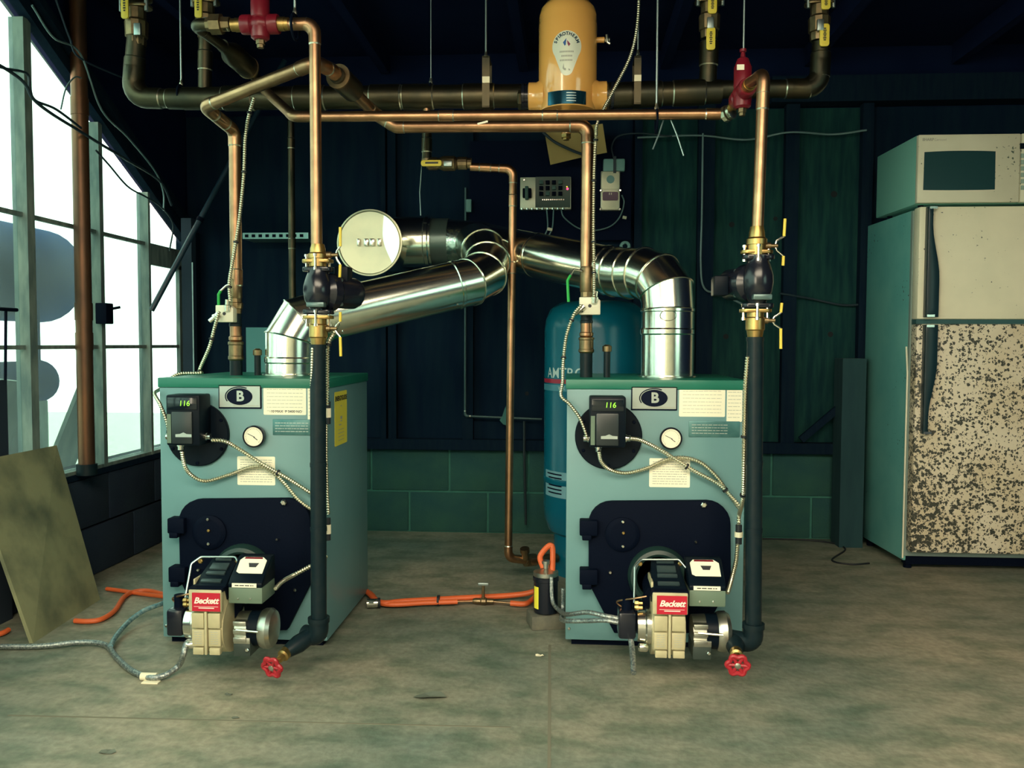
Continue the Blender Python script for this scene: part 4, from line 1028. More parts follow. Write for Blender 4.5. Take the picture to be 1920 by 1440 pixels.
for cx, lab in ((483, 'capped short iron pipe on the lid beside the slanting flue'), (1138, 'capped short iron pipe on the lid before the blue tank')):
    p = W(cx, 690, 2.97); q = W(cx, 664 if cx < 900 else 657, 2.97)
    t = thing('capped_pipe', (p.x, 2.97, BH), lab, 'pipe', 'capped pipes on the lids')
    MB().cyl((p.x, 2.97, BH), (p.x, 2.97, q.z), .0115, n=14).obj('nipple', iron, t)
    MB().lathe((p.x, 2.97, q.z-.004), Z1, [(.0155, 0), (.016, .004), (.016, .018), (.010, .022), (.008, .024), (0, .024)], 12).obj('cap', bronze, t)
for px0, px1 in ((1070, 1191),):
    pass
# ------------------------------------------------------------------ blue pressure tank
tx = W(1117, 800, 3.72).x; TY = 3.74
tr_ = tx-W(1020, 800, 3.72).x
tt = thing('pressure_tank', (tx, TY, 0), 'tall blue pressure tank standing behind the boiler', 'tank')
zb = W(1030, 985, TY-.05).z; ztp = W(1100, 562, TY).z
MB().lathe((tx, TY, 0), Z1, [(tr_*.80, 0), (tr_*.80, zb-.02), (tr_*.78, zb)], 48).obj('stand', blue_tank, tt)
MB().lathe((tx, TY, 0), Z1, [(tr_*.7, zb-.05), (tr_*.9, zb-.02), (tr_*.98, zb+.03), (tr_, zb+.08), (tr_, .40), (tr_*1.01, .405), (tr_*1.01, .425), (tr_, .43), (tr_, ztp-.13), (tr_*.97, ztp-.085), (tr_*.88, ztp-.04), (tr_*.7, ztp-.014), (tr_*.4, ztp-.002), (0, ztp)], 64).obj('shell', blue_tank, tt)
def ring_sheet(z0_, z1_, a0, a1, rr, n=32):
    vv = []; ff = []
    for i in range(n+1):
        a = a0+(a1-a0)*i/n
        for z in (z0_, z1_): vv.append((tx+rr*math.sin(a), TY-rr*math.cos(a), z))
    for i in range(n): ff.append((2*i, 2*i+2, 2*i+3, 2*i+1))
    return MB().add(vv, ff)
zl = W(1040, 705, TY-tr_*.5).z
ring_sheet(zl-.030, zl-.012, -1.5, 1.5, tr_*1.004).obj('red_band', mat('red_band', (.34, .02, .05), .35), tt)
ring_sheet(zl-.062, zl-.036, -1.5, 1.5, tr_*1.004).obj('pale_band', mat('pale_blue_band', (.06, .24, .32), .35), tt)
def wrap_t(mb, rr, a0):
    o = MB(); o.f = mb.f
    for q in mb.v:
        an = a0+(q.x-tx)/rr; o.v.append(V((tx+rr*math.sin(an), TY-rr*math.cos(an), q.z)))
    return o
a_l = math.asin(max(-.99, (W(1023, 700, TY).x-tx)/tr_))
wrap_t(text_mb('AMTROL', .062, (tx, TY, zl+.012), X1, Z1, depth=0, bold=.0004), tr_*1.006, -.62).obj('lettering', mat('pale_print', (.45, .62, .62), .4), tt, flat=True)
wrap_t(text_mb('WX', .022, (tx, TY, zl-.049), X1, Z1, depth=0), tr_*1.008, -.72).obj('lettering', MATS['pale_print'], tt, flat=True)
zq = W(1040, 905, TY-.1).z
lb = ring_sheet(zq-.055, zq+.055, -1.25, .2, tr_*1.004).obj('data_label', mat('pale_blue_label', (.20, .42, .50), .4), tt)
prl = MB()
for i in range(6):
    m3 = ring_sheet(zq+.04-i*.016, zq+.046-i*.016, -1.15+.05*(i % 2), -.7, tr_*1.007, 8); prl.add(m3.v, m3.f)
prl.obj('print', navyink, lb)
MB().cyl((tx-.05, TY-tr_-.1, .10), (tx-.05, TY-tr_*.7, .10), .022, n=16).obj('inlet', bronze, tt)
t = thing('tee_fitting', W(990, 1050, 3.56), 'dark brass tee low on the copper pipe beside the blue tank', 'pipe fitting')
a, b = W(985, 1051, 3.54), W(1043, 1046, 3.64)
MB().tube([a, a+(b-a)*.3, a+(b-a)*.32, b], [.026, .026, .020, .020], 16).obj('tee', bronze, t)
MB().lathe(W(986, 1048, 3.52), (-.1, -.3, 1), [(.016, 0), (.016, .03), (.02, .032), (.02, .05)], 10).obj('gauge_port', bronze, t)

# ------------------------------------------------------------------ refrigerator and microwave
ro = math.radians(2.5)
f0 = WZ(1703, 1072); FX, FYY = f0.x, f0.y
fr_t = thing('refrigerator', (FX+.38, FYY+.3, 0), 'old white refrigerator with rust-speckled doors at right', 'refrigerator')
def FRM(u, v, z):
    c_, s_ = math.cos(ro), math.sin(ro); return V((FX+u*c_-v*s_, FYY+u*s_*0+v*c_, z))
def fbox(u0, u1, v0, v1, z0, z1):
    return MB().add([FRM(u, v, z) for u in (u0, u1) for v in (v0, v1) for z in (z0, z1)], [(0, 1, 3, 2), (4, 6, 7, 5), (0, 4, 5, 1), (2, 3, 7, 6), (0, 2, 6, 4), (1, 5, 7, 3)])
zfT = W(1722, 388, FYY).z; zs = W(1720, 603, FYY).z; zd0 = W(1710, 1035, FYY).z
side_m = spotted('fridge_side_lit_teal', (.16, .46, .43), (.03, .04, .035), 55, (-.75, 1.5), base2=(.12, .40, .39))  # teal window light on the white side put into its colour
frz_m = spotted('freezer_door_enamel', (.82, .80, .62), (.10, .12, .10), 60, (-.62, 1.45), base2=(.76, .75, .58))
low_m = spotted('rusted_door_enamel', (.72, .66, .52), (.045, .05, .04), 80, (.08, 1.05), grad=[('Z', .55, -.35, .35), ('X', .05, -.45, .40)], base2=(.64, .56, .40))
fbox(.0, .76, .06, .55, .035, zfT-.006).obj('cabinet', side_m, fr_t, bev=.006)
fbox(.0, .76, .045, .062, .06, zfT-.01).obj('gasket', mat('grey_gasket', (.22, .30, .28), .6), fr_t)
d1 = fbox(.004, .76, -.012, .046, zs+.010, zfT).obj('freezer_door', frz_m, fr_t, bev=.008)
d2 = fbox(.004, .76, -.012, .046, zd0, zs-.010).obj('main_door', low_m, fr_t, bev=.008)
fbox(.006, .75, .0, .05, zs-.010, zs+.010).obj('door_gap', mat('gap_trim', (.03, .10, .11), .5), fr_t)
fbox(.012, .75, .055, .10, .02, zd0-.004).obj('kick_grille', castblack, fr_t)
for u in (.03, .70):
    for v in (.08, .5): MB().cyl(FRM(u, v, 0), FRM(u, v, .045), .018, n=12).obj('foot', castblack, fr_t)
hm = mat('dark_teal_handle', (.008, .03, .042), .3)
def handle(zlo, zhi, wide_low, par):
    u0 = .028; mb = MB(); n = 12; vv = []; ff = []
    for i in range(n+1):
        f = i/n; z = zlo+(zhi-zlo)*f
        g = 1-f if wide_low else f
        g = max(0, min(1, (g-.15)/.5)); g = g*g*(3-2*g)
        u1 = u0+.020+.032*g*(1 if True else 0)
        for q in ((u0, -.046), (u1, -.046), (u1, -.012), (u0, -.012)): vv.append(FRM(q[0], q[1], z))
    for i in range(n):
        for j in range(4):
            l = (j+1) % 4; ff.append((4*i+j, 4*i+l, 4*i+4+l, 4*i+4+j))
    ff += [(3, 2, 1, 0), (4*n, 4*n+1, 4*n+2, 4*n+3)]
    mb.add(vv, ff).obj('handle', hm, par, bev=.003)
    for z in (zlo+.006, zhi-.006): MB().obox(FRM(u0+.018, -.048, z), (.032, .004, .010), (1, 0, 0)).obj('handle_cap', chrome, par)
handle(zs+.018, zfT-.004, True, d1); handle(W(1716, 812, FYY).z, zs-.014, False, d2)
MB().tube([FRM(-.004, .052, W(1700, 1060, FYY).z+.02), FRM(-.004, .05, W(1700, 700, FYY).z), FRM(-.003, .07, W(1695, 650, FYY).z)], .004, 6).obj('peeling_trim', whitebox, fr_t)

mwz0 = zfT+.012; mwz1 = W(1706, 254, FYY).z
mw = thing('microwave_oven', FRM(.3, .25, zfT), 'cream microwave oven sitting on top of the refrigerator', 'microwave')
mwm = spotted('microwave_enamel', (.70, .70, .56), (.07, .11, .08), 60, (-.65, 1.45), grad=[('X', .05, .35, .22)], base2=(.64, .64, .50))
u0 = -.012
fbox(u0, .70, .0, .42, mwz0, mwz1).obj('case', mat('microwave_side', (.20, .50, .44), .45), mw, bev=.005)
dw = W(1908, 300, FYY).x-FX
dd = fbox(u0, dw, -.022, .004, mwz0+.002, mwz1-.002).obj('door', mwm, mw, bev=.005)
fbox(dw+.004, .70, -.022, .004, mwz0+.002, mwz1-.002).obj('control_panel', mwm, mw, bev=.004)
p0 = W(1731, 357, FYY-.02); p1 = W(1866, 283, FYY-.02)
cxm, czm = (p0.x+p1.x)/2, (p0.z+p1.z)/2; hw_, hh = (p1.x-p0.x)/2, (p1.z-p0.z)/2
poly = []
for i in range(13): 
    f = -1+2*i/12; poly.append((hw_*f, hh*(.97+.05*(1-f*f))))
for i in range(13):
    f = 1-2*i/12; poly.append((hw_*1.01*f, -hh*(.99+.02*(1-f*f))))
MB().prism(poly, (cxm, FYY-.024, czm), X1, Z1, (0, .004, 0)).obj('door_window', mat('dark_mesh_glass', (.012, .05, .058), .25), dd)
text_mb('SHARP', .016, W(1740, 262, FYY-.022)+V((0, -.0015, 0)), X1, Z1, bold=.0006).obj('lettering', inkgrey, dd, flat=True)
text_mb('Carousel', .014, W(1763, 262, FYY-.022)+V((0, -.0015, 0)), X1, Z1).obj('lettering', inkgrey, dd, flat=True)
q = W(1914, 274, FYY-.022); MB().box(q.x-.004, q.x+.09, FYY-.025, FYY-.02, q.z-.012, q.z+.012).obj('clock_display', displaym, mw)
for i in range(6):
    for j in range(3):
        q = W(1914, 292+i*12, FYY-.022); MB().box(q.x+j*.032, q.x+j*.032+.024, FYY-.025, FYY-.02, q.z-.009, q.z+.009).obj('key', mat('grey_key', (.25, .36, .32), .5), mw, bev=.001)
for u in (.03, .62):
    for v in (.04, .36): MB().cyl(FRM(u, v, zfT), FRM(u, v, mwz0+.002), .012, n=10).obj('foot', castblack, mw)

# ------------------------------------------------------------------ armoured cables
def cable(name, pts, r, label, material=conduit_m, rid=True, cat='conduit', group='armoured conduits', ties=(), k=10):
    p = spline(pts, k); t = thing(name, p[0] if p[0].z < p[-1].z else p[-1], label, cat, group)
    (ridged(p, r) if rid else MB().tube(p, r, 8)).obj('sheath', material, t)
    for f in ties:
        i = int(f*(len(p)-2)); d = (p[i+1]-p[i]).normalized(); MB().tube([p[i]-d*.003, p[i]+d*.003], r*1.5, 10).obj('cable_tie', blackrubber, t)
    return t
cr = .0068
def LF(px, py, d=.03): return W(px, py, LBY-d)
def RF(px, py, d=.03): return W(px, py, RY0-d)
AQ = .06
cable('conduit', [W(396, 825, LBY-.09), LF(420, 827, .08), LF(445, 840, .05), LF(492, 870, .03), LF(540, 897, .03), LF(584, 925, .03), LF(612, 940, .03)], cr, 'upper metal conduit from the control box of the boiler beside the film wall', ties=(.62,))
cable('conduit', [W(341, 846, LBY-.10), LF(346, 872, .08), LF(358, 890, .05), LF(385, 902, .03), LF(430, 890, .02), LF(470, 876, .02), LF(500, 878, .02), LF(530, 903, .02), LF(560, 938, .02), LF(586, 956, .02), LF(612, 968, .02)], cr, 'drooping metal conduit looping below the control box beside the film wall')
cable('conduit', [W(1181, 822, RY0-.10), RF(1200, 825, .07), RF(1228, 838, .04), RF(1262, 858, .03), RF(1300, 882, .03), RF(1346, 907, .03), RF(1370, 930, .03), RF(1388, 951, .04)], cr, 'upper metal conduit from the control box of the boiler before the tank', ties=(.55, .8))
cable('conduit', [W(1123, 846, RY0-.10), RF(1128, 866, .07), RF(1145, 881, .04), RF(1175, 887, .03), RF(1215, 877, .02), RF(1250, 862, .02), RF(1282, 858, .02), RF(1315, 868, .02), RF(1345, 895, .02), RF(1368, 928, .02), RF(1386, 953, .03)], cr, 'drooping metal conduit looping below the control box before the tank')
cable('conduit', [W(1402, 668, GY-.01), W(1397, 740, GY-.0), W(1395, 850, GY+.02), W(1394, 920, GY+.06), W(1391, 945, GY+.10), RF(1386, 965, .1), RF(1385, 985, .1)], cr, 'ribbed conduit running down beside the iron pipe nearest the refrigerator', ties=(.3, .55))
cable('conduit', [RF(1383, 1020, .12), RF(1380, 1052, .15), RF(1372, 1085, .2), RF(1364, 1112, .27)], cr, 'short ribbed conduit dropping to the burner before the blue tank')
q = RF(1385, 1002, .11); t = thing('cable_plug', q-V((0, 0, .03)), 'black and white plug joint beside the iron pipe nearest the refrigerator', 'plug', 'cable plugs')
MB().tube([q+V((0, 0, .03)), q-V((0, 0, .03))], .010, 10).obj('grip', blackrubber, t); MB().tube([q+V((0, 0, .008)), q-V((0, 0, .008))], .013, 12).obj('connector', tapewhite, t)
cable('conduit', [W(516, 1104, LBY-.26), W(530, 1090, LBY-.2), W(555, 1076, LBY-.12), W(590, 1057, LBY-.1), W(614, 1042, LBY-.08)], cr, 'ribbed conduit from the burner to the iron pipe beside the film wall')
cable('conduit', [W(634, 606, FY+.02), W(626, 625, FY+.02), W(615, 650, FY+.03), W(614, 720, FY+.04), W(613, 760, FY+.04)], cr, 'ribbed conduit hanging from the lower valve beside the slanting flue', ties=(.5,))
cable('conduit', [W(586, 652, FY-.02), W(585, 690, FY-.018), W(584, 724, FY-.01)], .005, 'thin conduit strapped to the left face of the black iron pipe')
cable('conduit', [W(612, 790, FY+.05), W(612, 860, FY+.06), W(614, 930, FY+.05), W(616, 965, FY+.05)], cr*.8, 'ribbed conduit along the flank of the boiler beside the film wall')
for cy_, lab in ((774, 'white plug joint beside the iron pipe, level with the yellow tag'), (992, 'white plug joint low beside the iron pipe, below the yellow tag')):
    q = W(615, cy_, FY+.05); t = thing('cable_plug', q-V((0, 0, .03)), lab, 'plug', 'cable plugs')
    MB().tube([q+V((0, 0, .034)), q-V((0, 0, .034))], .008, 10).obj('grip', blackrubber, t); MB().tube([q+V((0, 0, .014)), q-V((0, 0, .014))], .0095, 12).obj('connector', tapewhite, t)
# from the cut-off boxes
cable('conduit', [W(432, 566, 2.9), W(430, 530, 2.9), W(438, 480, 2.92), W(449, 410, 2.93), W(457, 330, 2.93), W(460, 260, 2.93), W(466, 220, 2.94), W(477, 182, 2.96)], .0062, 'thin ribbed conduit rising along the supply pipe beside the film wall', ties=(.12, .35, .6, .9))
cable('conduit', [W(411, 584, 2.88), W(403, 612, 2.87), W(392, 652, 2.87), W(374, 694, 2.90), V((-1.27, 2.88, .895)), V((-1.335, 2.85, .892)), V((-1.354, 2.81, .870)), V((-1.356, 2.755, .845)), LF(290, 738, .02), LF(300, 758, .06), LF(312, 788, .07), W(318, 815, LBY-.07)], .0062, 'ribbed conduit from the white cut-off box round the boiler corner to its control', ties=(.15, .3))
cable('conduit', [W(1114, 556, 2.9), W(1114, 500, 2.93), W(1113, 430, 2.945), W(1114, 330, 2.945), W(1117, 262, 2.94), W(1122, 225, 2.9), W(1150, 170, 2.95), W(1182, 105, 3.0), W(1195, 45, 3.02), W(1199, -30, 3.02)], .0058, 'thin ribbed conduit sweeping up past the orange separator', ties=(.1, .2, .33, .45))
cable('conduit', [W(1090, 572, 2.90), W(1076, 590, 2.89), W(1062, 630, 2.88), W(1056, 680, 2.85), W(1055, 715, 2.80), W(1052, 742, RY0-.03), W(1068, 758, RY0-.04), W(1086, 782, RY0-.05), W(1096, 805, RY0-.06), W(1102, 824, RY0-.07)], .0062, 'ribbed conduit from the white cut-off box down over the corner before the tank', ties=(.15, .32))

# ------------------------------------------------------------------ hanger rods, straps and wires
def rod(px, y1, Y, label, r=.0033, strap=None, px2=None):
    p = W(px, y1, Y); t = thing('hanger_rod', p, label, 'hanger rod', 'pipe hanger rods')
    q = W(px2 if px2 else px, -10, Y); top = V((p.x, Y, CEIL)) if not px2 else q
    MB().cyl(p, (p.x, Y, CEIL), r, n=10).obj('rod', steel, t)
    MB().lathe(p, Z1, [(.007, 0), (.007, .008), (.005, .012), (.004, .02)], 8).obj('nut', solder, t)
    if strap:
        a, b, w_ = strap; ra, rb = W(px, a, Y-.045), W(px, b, Y-.045)
        MB().box(ra.x-w_/2, ra.x+w_/2, Y-.046, Y-.043, rb.z, ra.z).obj('strap', dark_copper, t)
        MB().box(ra.x-w_/2, ra.x+w_/2, Y+.043, Y+.046, rb.z, ra.z).obj('strap', dark_copper, t)
        MB().box(ra.x-w_/2, ra.x+w_/2, Y-.046, Y+.046, ra.z-.003, ra.z+.002).obj('strap', dark_copper, t)
        MB().box(ra.x-w_/2, ra.x+w_/2, Y-.046, Y+.046, rb.z-.002, rb.z+.002).obj('strap', dark_copper, t)
        h = W(px, (a+b)/2-4, Y-.05); MB().box(h.x-w_/2, h.x+w_/2, Y-.049, Y-.045, h.z-.011, h.z+.011).obj('strap_clip', galv_dull, t)
    else:
        ring = MB().tube([p+V((0, .036*math.cos(a), -.036+.036*math.sin(a))) for a in [i*PI/10 for i in range(21)]], .004, 6).obj('ring', castblack, t)
    return t
rod(340, 160, HY, 'hanger rod with dark ring on the header near the left elbow')
rod(911, 108, HY, 'hanger rod with bronze strap just left of the orange separator', strap=(106, 200, .026))
rod(1196, 104, HY, 'hanger rod with bronze strap just right of the orange separator', strap=(106, 194, .024))
rod(1231, 206, CY, 'pale hanger rod holding the slim level copper pipe', .0036)
rod(553, 27, FY, 'short hanger rod above the top left copper elbow', .004)
rod(1394, 112, 2.76, 'thin hanger rod behind the red valve nearest the refrigerator', .003)
rod(808, 157, HY, 'thin hanger wire to the header left of the strapped rod', .0018)
t = thing('hanger_wire', W(790, 405, 3.72), 'thin pale wire holding up the flue tee', 'wire'); MB().tube([W(789, 404, 3.66), W(787, 360, 3.66), W(790, 318, 3.6), W(800, 212, HY)], .0022, 6).obj('wire', steel, t)
for (pts, lab) in (([W(1250, 205, 2.82), W(1270, 255, 2.82), W(1282, 292, 2.82)], 'right loose end of the wire twisted round the slim level pipe'), ([W(1250, 205, 2.83), W(1236, 250, 2.83), W(1224, 280, 2.83)], 'left loose end of the wire twisted round the slim level pipe')):
    t = thing('loose_wire', pts[-1], lab, 'wire', 'loose wire ends'); MB().tube(pts, .0026, 6).obj('wire', steel, t)

# ------------------------------------------------------------------ on the back wall
BY = WB-.055
bb = MB(); a, b = W(881, 452, BY), W(1184, 262, BY)
o = MB().box(a.x, b.x, BY-.012, BY+.004, a.z, b.z).obj('backboard', mat('black_backboard', (.002, .006, .022), .8, spec=.08)); tag(o, 'dark mounting board on the back wall carrying the controls', 'board')
a, b = W(975, 392, BY-.06), W(1071, 331, BY-.06)
ct = thing('control_panel', ((a.x+b.x)/2, BY-.03, a.z), 'open relay control board on the back wall above the flue pipes', 'control panel')
MB().box(a.x, b.x, BY-.05, BY-.012, a.z, b.z).obj('chassis', mat('pale_steel_chassis', (.62, .64, .50), .35, .3), ct, bev=.002)
xs = a.x+(b.x-a.x)*.30
pb = MB().box(xs, b.x-.004, BY-.060, BY-.05, a.z+.008, b.z).obj('circuit_board', pcb, ct)
tf = MB().box(a.x+.014, xs-.020, BY-.085, BY-.05, a.z+.055, b.z-.06).obj('transformer', castblack, ct, bev=.003)
MB().box(a.x+.026, xs-.034, BY-.090, BY-.05, a.z+.045, b.z-.05).obj('coil', mat('coil_green', (.03, .10, .09), .5), ct, bev=.003)
rnd = random.Random(11)
for i in range(3):
    for j in range(4):
        x = xs+.02+j*.032; z = b.z-.03-i*.028
        MB().box(x, x+.020, BY-.078, BY-.06, z-.009, z+.009).obj('relay', castblack if (i+j) % 3 else MATS['coil_green'], pb, bev=.001)
for j in range(12):
    x = xs+.038+j*.0095; MB().cyl((x, BY-.066, a.z+.045), (x, BY-.06, a.z+.045), .0032, n=8).obj('terminal_screw', chrome, pb)
MB().ball(W(1064, 354, BY-.062), .006, 8).obj('indicator', led_red, pb)
MB().ball(W(1063, 350, BY-.062), .003, 8).obj('indicator', mat('yellow_indicator', (.6, .5, .02), .4, emit=((1, .8, .05), 3)), pb)
for k, (x, z) in enumerate(((a.x+.02, b.z-.014), (b.x-.01, a.z+.01))): hexbolt((x, BY-.052, z), (0, -1, 0), .006, .004, 'screw', chrome, ct)
for i in range(9): MB().cyl((a.x+.01+i*.026, BY-.05, a.z-.002), (a.x+.01+i*.026, BY-.05, a.z+.006), .007, n=8).obj('knockout', chrome, ct)
for pts, lab in (([W(1025, 392, BY-.04), W(1027, 425, BY-.03), W(1022, 440, BY-.03), W(1017, 452, BY-.02)], 'left of the two thin cables hanging under the relay board'), ([W(1038, 392, BY-.04), W(1036, 425, BY-.03), W(1030, 440, BY-.03), W(1025, 452, BY-.02)], 'right of the two thin cables hanging under the relay board'),
                 ([W(1052, 392, BY-.04), W(1058, 408, BY-.03), W(1085, 428, BY-.03), W(1115, 432, BY-.03), W(1145, 424, BY-.03), W(1163, 405, BY-.03), W(1170, 380, BY-.03), W(1166, 366, BY-.05)], 'curving dark cable from relay board to the receptacle box')):
    cable('wall_cable', pts, .0035, lab, rope, False, 'cable', 'cables on the backboard')
for px, py, lab in ((1031, 430, 'pale cable staple below the relay board'), (1171, 408, 'pale cable staple below the receptacle box')):
    p = W(px, py, BY-.035); o = MB().obox(p, (.026 if px < 1100 else .02, .018, .014), (1, 0, -.2)).obj('cable_staple', tapewhite, None, bev=.002); tag(o, lab, 'staple', 'cable staples')
a, b = W(1126, 394, BY-.05), W(1163, 320, BY-.05)
ro_ = thing('receptacle_box', ((a.x+b.x)/2, BY-.03, a.z), 'steel switch and outlet box on the dark backboard', 'outlet box')
MB().box(a.x, b.x, BY-.045, BY-.012, a.z, b.z).obj('box', mat('box_steel', (.5, .5, .4), .4, .7), ro_, bev=.004)
zm = (a.z+b.z)/2
MB().prism(rpoly(a.x+.004, b.x-.004, zm+.006, b.z-.004, .014), (0, BY-.049, 0), X1, Z1, (0, .005, 0)).obj('switch_plate', mat('pale_plate', (.72, .70, .52), .35, .2), ro_, bev=.001)
q = MB().prism(rpoly(a.x+.004, b.x-.004, a.z+.004, zm-.004, .014), (0, BY-.049, 0), X1, Z1, (0, .005, 0)).obj('outlet_plate', MATS['pale_plate'], ro_, bev=.001)
MB().prism(rpoly(a.x+.010, b.x-.010, zm-.050, zm-.008, .006), (0, BY-.053, 0), X1, Z1, (0, .005, 0)).obj('socket', mat('plum_socket', (.12, .055, .11), .4), q)
MB().cyl(((a.x+b.x)/2, BY-.051, zm+.055), ((a.x+b.x)/2, BY-.048, zm+.055), .020, n=20).obj('knockout', tealbox, ro_)
for dx in (-.005, .005): MB().box((a.x+b.x)/2+dx-.0015, (a.x+b.x)/2+dx+.0015, BY-.0545, BY-.052, zm-.022, zm-.012).obj('slot', creamlabel, q)
for x in (a.x, b.x):
    for z in (a.z+.004, zm, ): hexbolt((x, BY-.047, z), (0, -1, 0), .007, .005, 'screw', chrome, ro_)
a, b = W(1131, 321, BY-.05), W(1172, 297, BY-.05)
o = thing('junction_box', ((a.x+b.x)/2, BY-.03, a.z), 'grey-green junction box above the steel outlet box', 'junction box')
MB().box(a.x, b.x, BY-.05, BY-.012, a.z, b.z).obj('box', tealbox, o, bev=.006); MB().box((a.x+b.x)/2-.004, (a.x+b.x)/2+.010, BY-.056, BY-.05, a.z-.01, b.z+.01).obj('cord', conblack, o)
cable('wall_cable', [W(1151, 297, BY-.04), W(1147, 275, BY-.04), W(1160, 255, BY-.04), W(1200, 250, BY-.03), W(1260, 256, BY-.03)], .004, 'dark cable curling up from the grey-green junction box', conblack, False, 'cable', 'cables on the backboard')
# cardboard flap
pts = [W(1020, 242, 4.28), W(1130, 232, 4.28), W(1138, 286, 4.28), W(1086, 296, 4.27), W(1032, 309, 4.27)]
o = MB().add(pts+[p+V((0, .004, 0)) for p in pts], [(0, 1, 2, 3, 4), (9, 8, 7, 6, 5)]+[(i, i+5, (i+1) % 5+5, (i+1) % 5) for i in range(5)]).obj('cardboard_flap', cardboard, None, flat=True)
tag(o, 'torn tan cardboard flap hanging behind the orange separator', 'cardboard')
cable('wall_cable', [W(1018, 248, 4.24), W(1040, 266, 4.24), W(1075, 283, 4.24), W(1100, 292, 4.25)], .007, 'dark cable drooping across the tan cardboard flap', conblack, False, 'cable', 'cables on the backboard')
# slotted strut, thin conduit, light switch, wall wires
a, b = W(455, 448, 4.3), W(578, 436, 4.3)
t = thing('slotted_strut', ((a.x+b.x)/2, 4.3, a.z), 'slotted steel strut on the dark wall behind the left pump', 'strut')
MB().box(a.x, b.x, 4.3, WB+.0, a.z, b.z).obj('channel', mat('strut_steel', (.22, .36, .36), .4, .8), t)
for i in range(9):
    x = a.x+.012+i*(b.x-a.x-.02)/9; MB().box(x, x+.018, 4.298, 4.31, a.z+.008, b.z-.008).obj('slot', castblack, t)
a, b = W(462, 700, 3.9), W(505, 614, 3.9)
o = MB().box(a.x, b.x, 3.9, 3.92, a.z, b.z).obj('sheet_panel', mat('teal_sheet', (.07, .26, .27), .6)); 
MB().box(a.x+.01, a.x+.04, 3.925, 3.95, 0, b.z-.02).obj('leg', studwood, o); MB().box(b.x-.04, b.x-.01, 3.925, 3.95, 0, b.z-.02).obj('leg', studwood, o)
tag(o, 'pale teal sheet panel behind the fittings of the boiler beside the film wall', 'panel')
run('thin_conduit', [W(873, 352, WB-.065), W(872, 780, WB-.065), W(1016, 786, WB-.065)], .006, mat('grey_tube', (.07, .13, .14), .5, .5), 'thin grey tube running down the wall and turning right', rad=.02, n=10)
run('thin_conduit', [W(983, 790, WB-.075), W(983, 850, WB-.075), W(986, 984, WB-.075)], .007, mat('dark_tube', (.03, .05, .06), .5, .5), 'thin dark tube dropping to the floor left of the blue tank', n=10)
a, b = W(874, 398, BY-.03), W(884, 374, BY-.03); o = MB().box(a.x, b.x, BY-.04, BY-.012, a.z, b.z).obj('wall_switch', tealbox, None, bev=.003); tag(o, 'small grey wall switch beside the thin grey tube', 'switch')
pts = [(935, 790), (940, 782), (944, 770), (950, 755), (956, 760), (956, 795), (950, 800), (942, 798)]
o = MB().prism([(W(x, y, 4.3).x, W(x, y, 4.3).z) for x, y in pts], (0, 4.36, 0), X1, Z1, (0, .03, 0)).obj('rag', mat('teal_rag', (.05, .17, .16), .9), None); tag(o, 'crumpled teal rag caught behind the tall copper pipe', 'rag')
cable('wall_cable', [W(1318, 250, WB-.07), W(1316, 400, WB-.07), W(1314, 500, WB-.07), W(1322, 542, WB-.07), W(1355, 552, WB-.07), W(1400, 575, WB-.07)], .0052, 'grey cable stapled down the plywood behind the right pump', rope, False, 'cable', 'cables on the plywood')
cable('wall_cable', [W(1462, 550, WB-.07), W(1520, 560, WB-.03), W(1580, 572, WB-.03), W(1625, 570, WB-.03)], .0052, 'dark cable sagging across the plywood towards the refrigerator', conblack, False, 'cable', 'cables on the plywood')
cable('wall_cable', [W(1195, 258, WB-.06), W(1310, 254, WB-.07), W(1400, 262, WB-.05), W(1480, 248, WB-.08), W(1560, 252, WB-.05), W(1625, 244, WB-.07)], .005, 'grey cable swagged along the top of the plywood', rope, False, 'cable', 'cables on the plywood')
cable('wall_cable', [W(680, 60, WB-.05), W(800, 80, WB-.05), W(1000, 86, WB-.05), W(1180, 62, WB-.05), W(1400, 40, WB-.05), W(1560, 48, WB-.05), W(1930, 36, WB-.05)], .008, 'long cable sagging across the dark wall top', mat('dim_cable', (.02, .045, .075), .6), False, 'cable', 'cables on the plywood')
p = W(1172, 462, 4.38); t = thing('cable_coil', p, 'small grey ring hung on the wall above the right flue', 'ring'); MB().tube([p+V((.020*math.cos(a), 0, .020*math.sin(a))) for a in [i*PI/12 for i in range(25)]], .008, 8).obj('ring', tealbox, t); MB().cyl(p+V((0, .0, .02)), p+V((0, .08, .02)), .004, n=6).obj('nail', steel, t)
# boards leaning at the foot of the plywood
a, b = W(1505, 822, WB-.08), W(1572, 765, WB-.08)
o = MB().obox((a+b)/2, ((b-a).length*1.1, .02, .035), b-a, (0, 0, 1)).obj('loose_lath', studwood); tag(o, 'dark lath slanting on the sill by the timber post', 'lath')
# brace and post near the film corner
a, b = W(428, 312, 4.1), W(284, 582, 3.85)
t = thing('brace_pipe', b, 'dark slanting brace pipe crossing the last film panel', 'pipe'); MB().tube([a+(a-b)*.8, a, b], .013, 12).obj('pipe', mat('blue_black_pipe', (.012, .035, .06), .4), t); p = b+(a-b)*.62; d = (a-b).normalized(); MB().tube([p-d*.01, p+d*.01], .017, 12).obj('coupling', castblack, t)
p = W(360, 700, 4.2)
o = thing('upright_post', (W(357, 700, 4.2).x, 4.2, 0), 'dark upright post at the corner of film and back wall', 'post'); x = W(357, 600, 4.2).x; MB().box(x-.028, x+.024, 4.17, 4.22, 0, 1.62).obj('timber', mat('blue_dark_post', (.012, .03, .055), .8), o); MB().box(x+.026, x+.032, 4.165, 4.17, .4, 1.4).obj('edge_strip', steel, o)

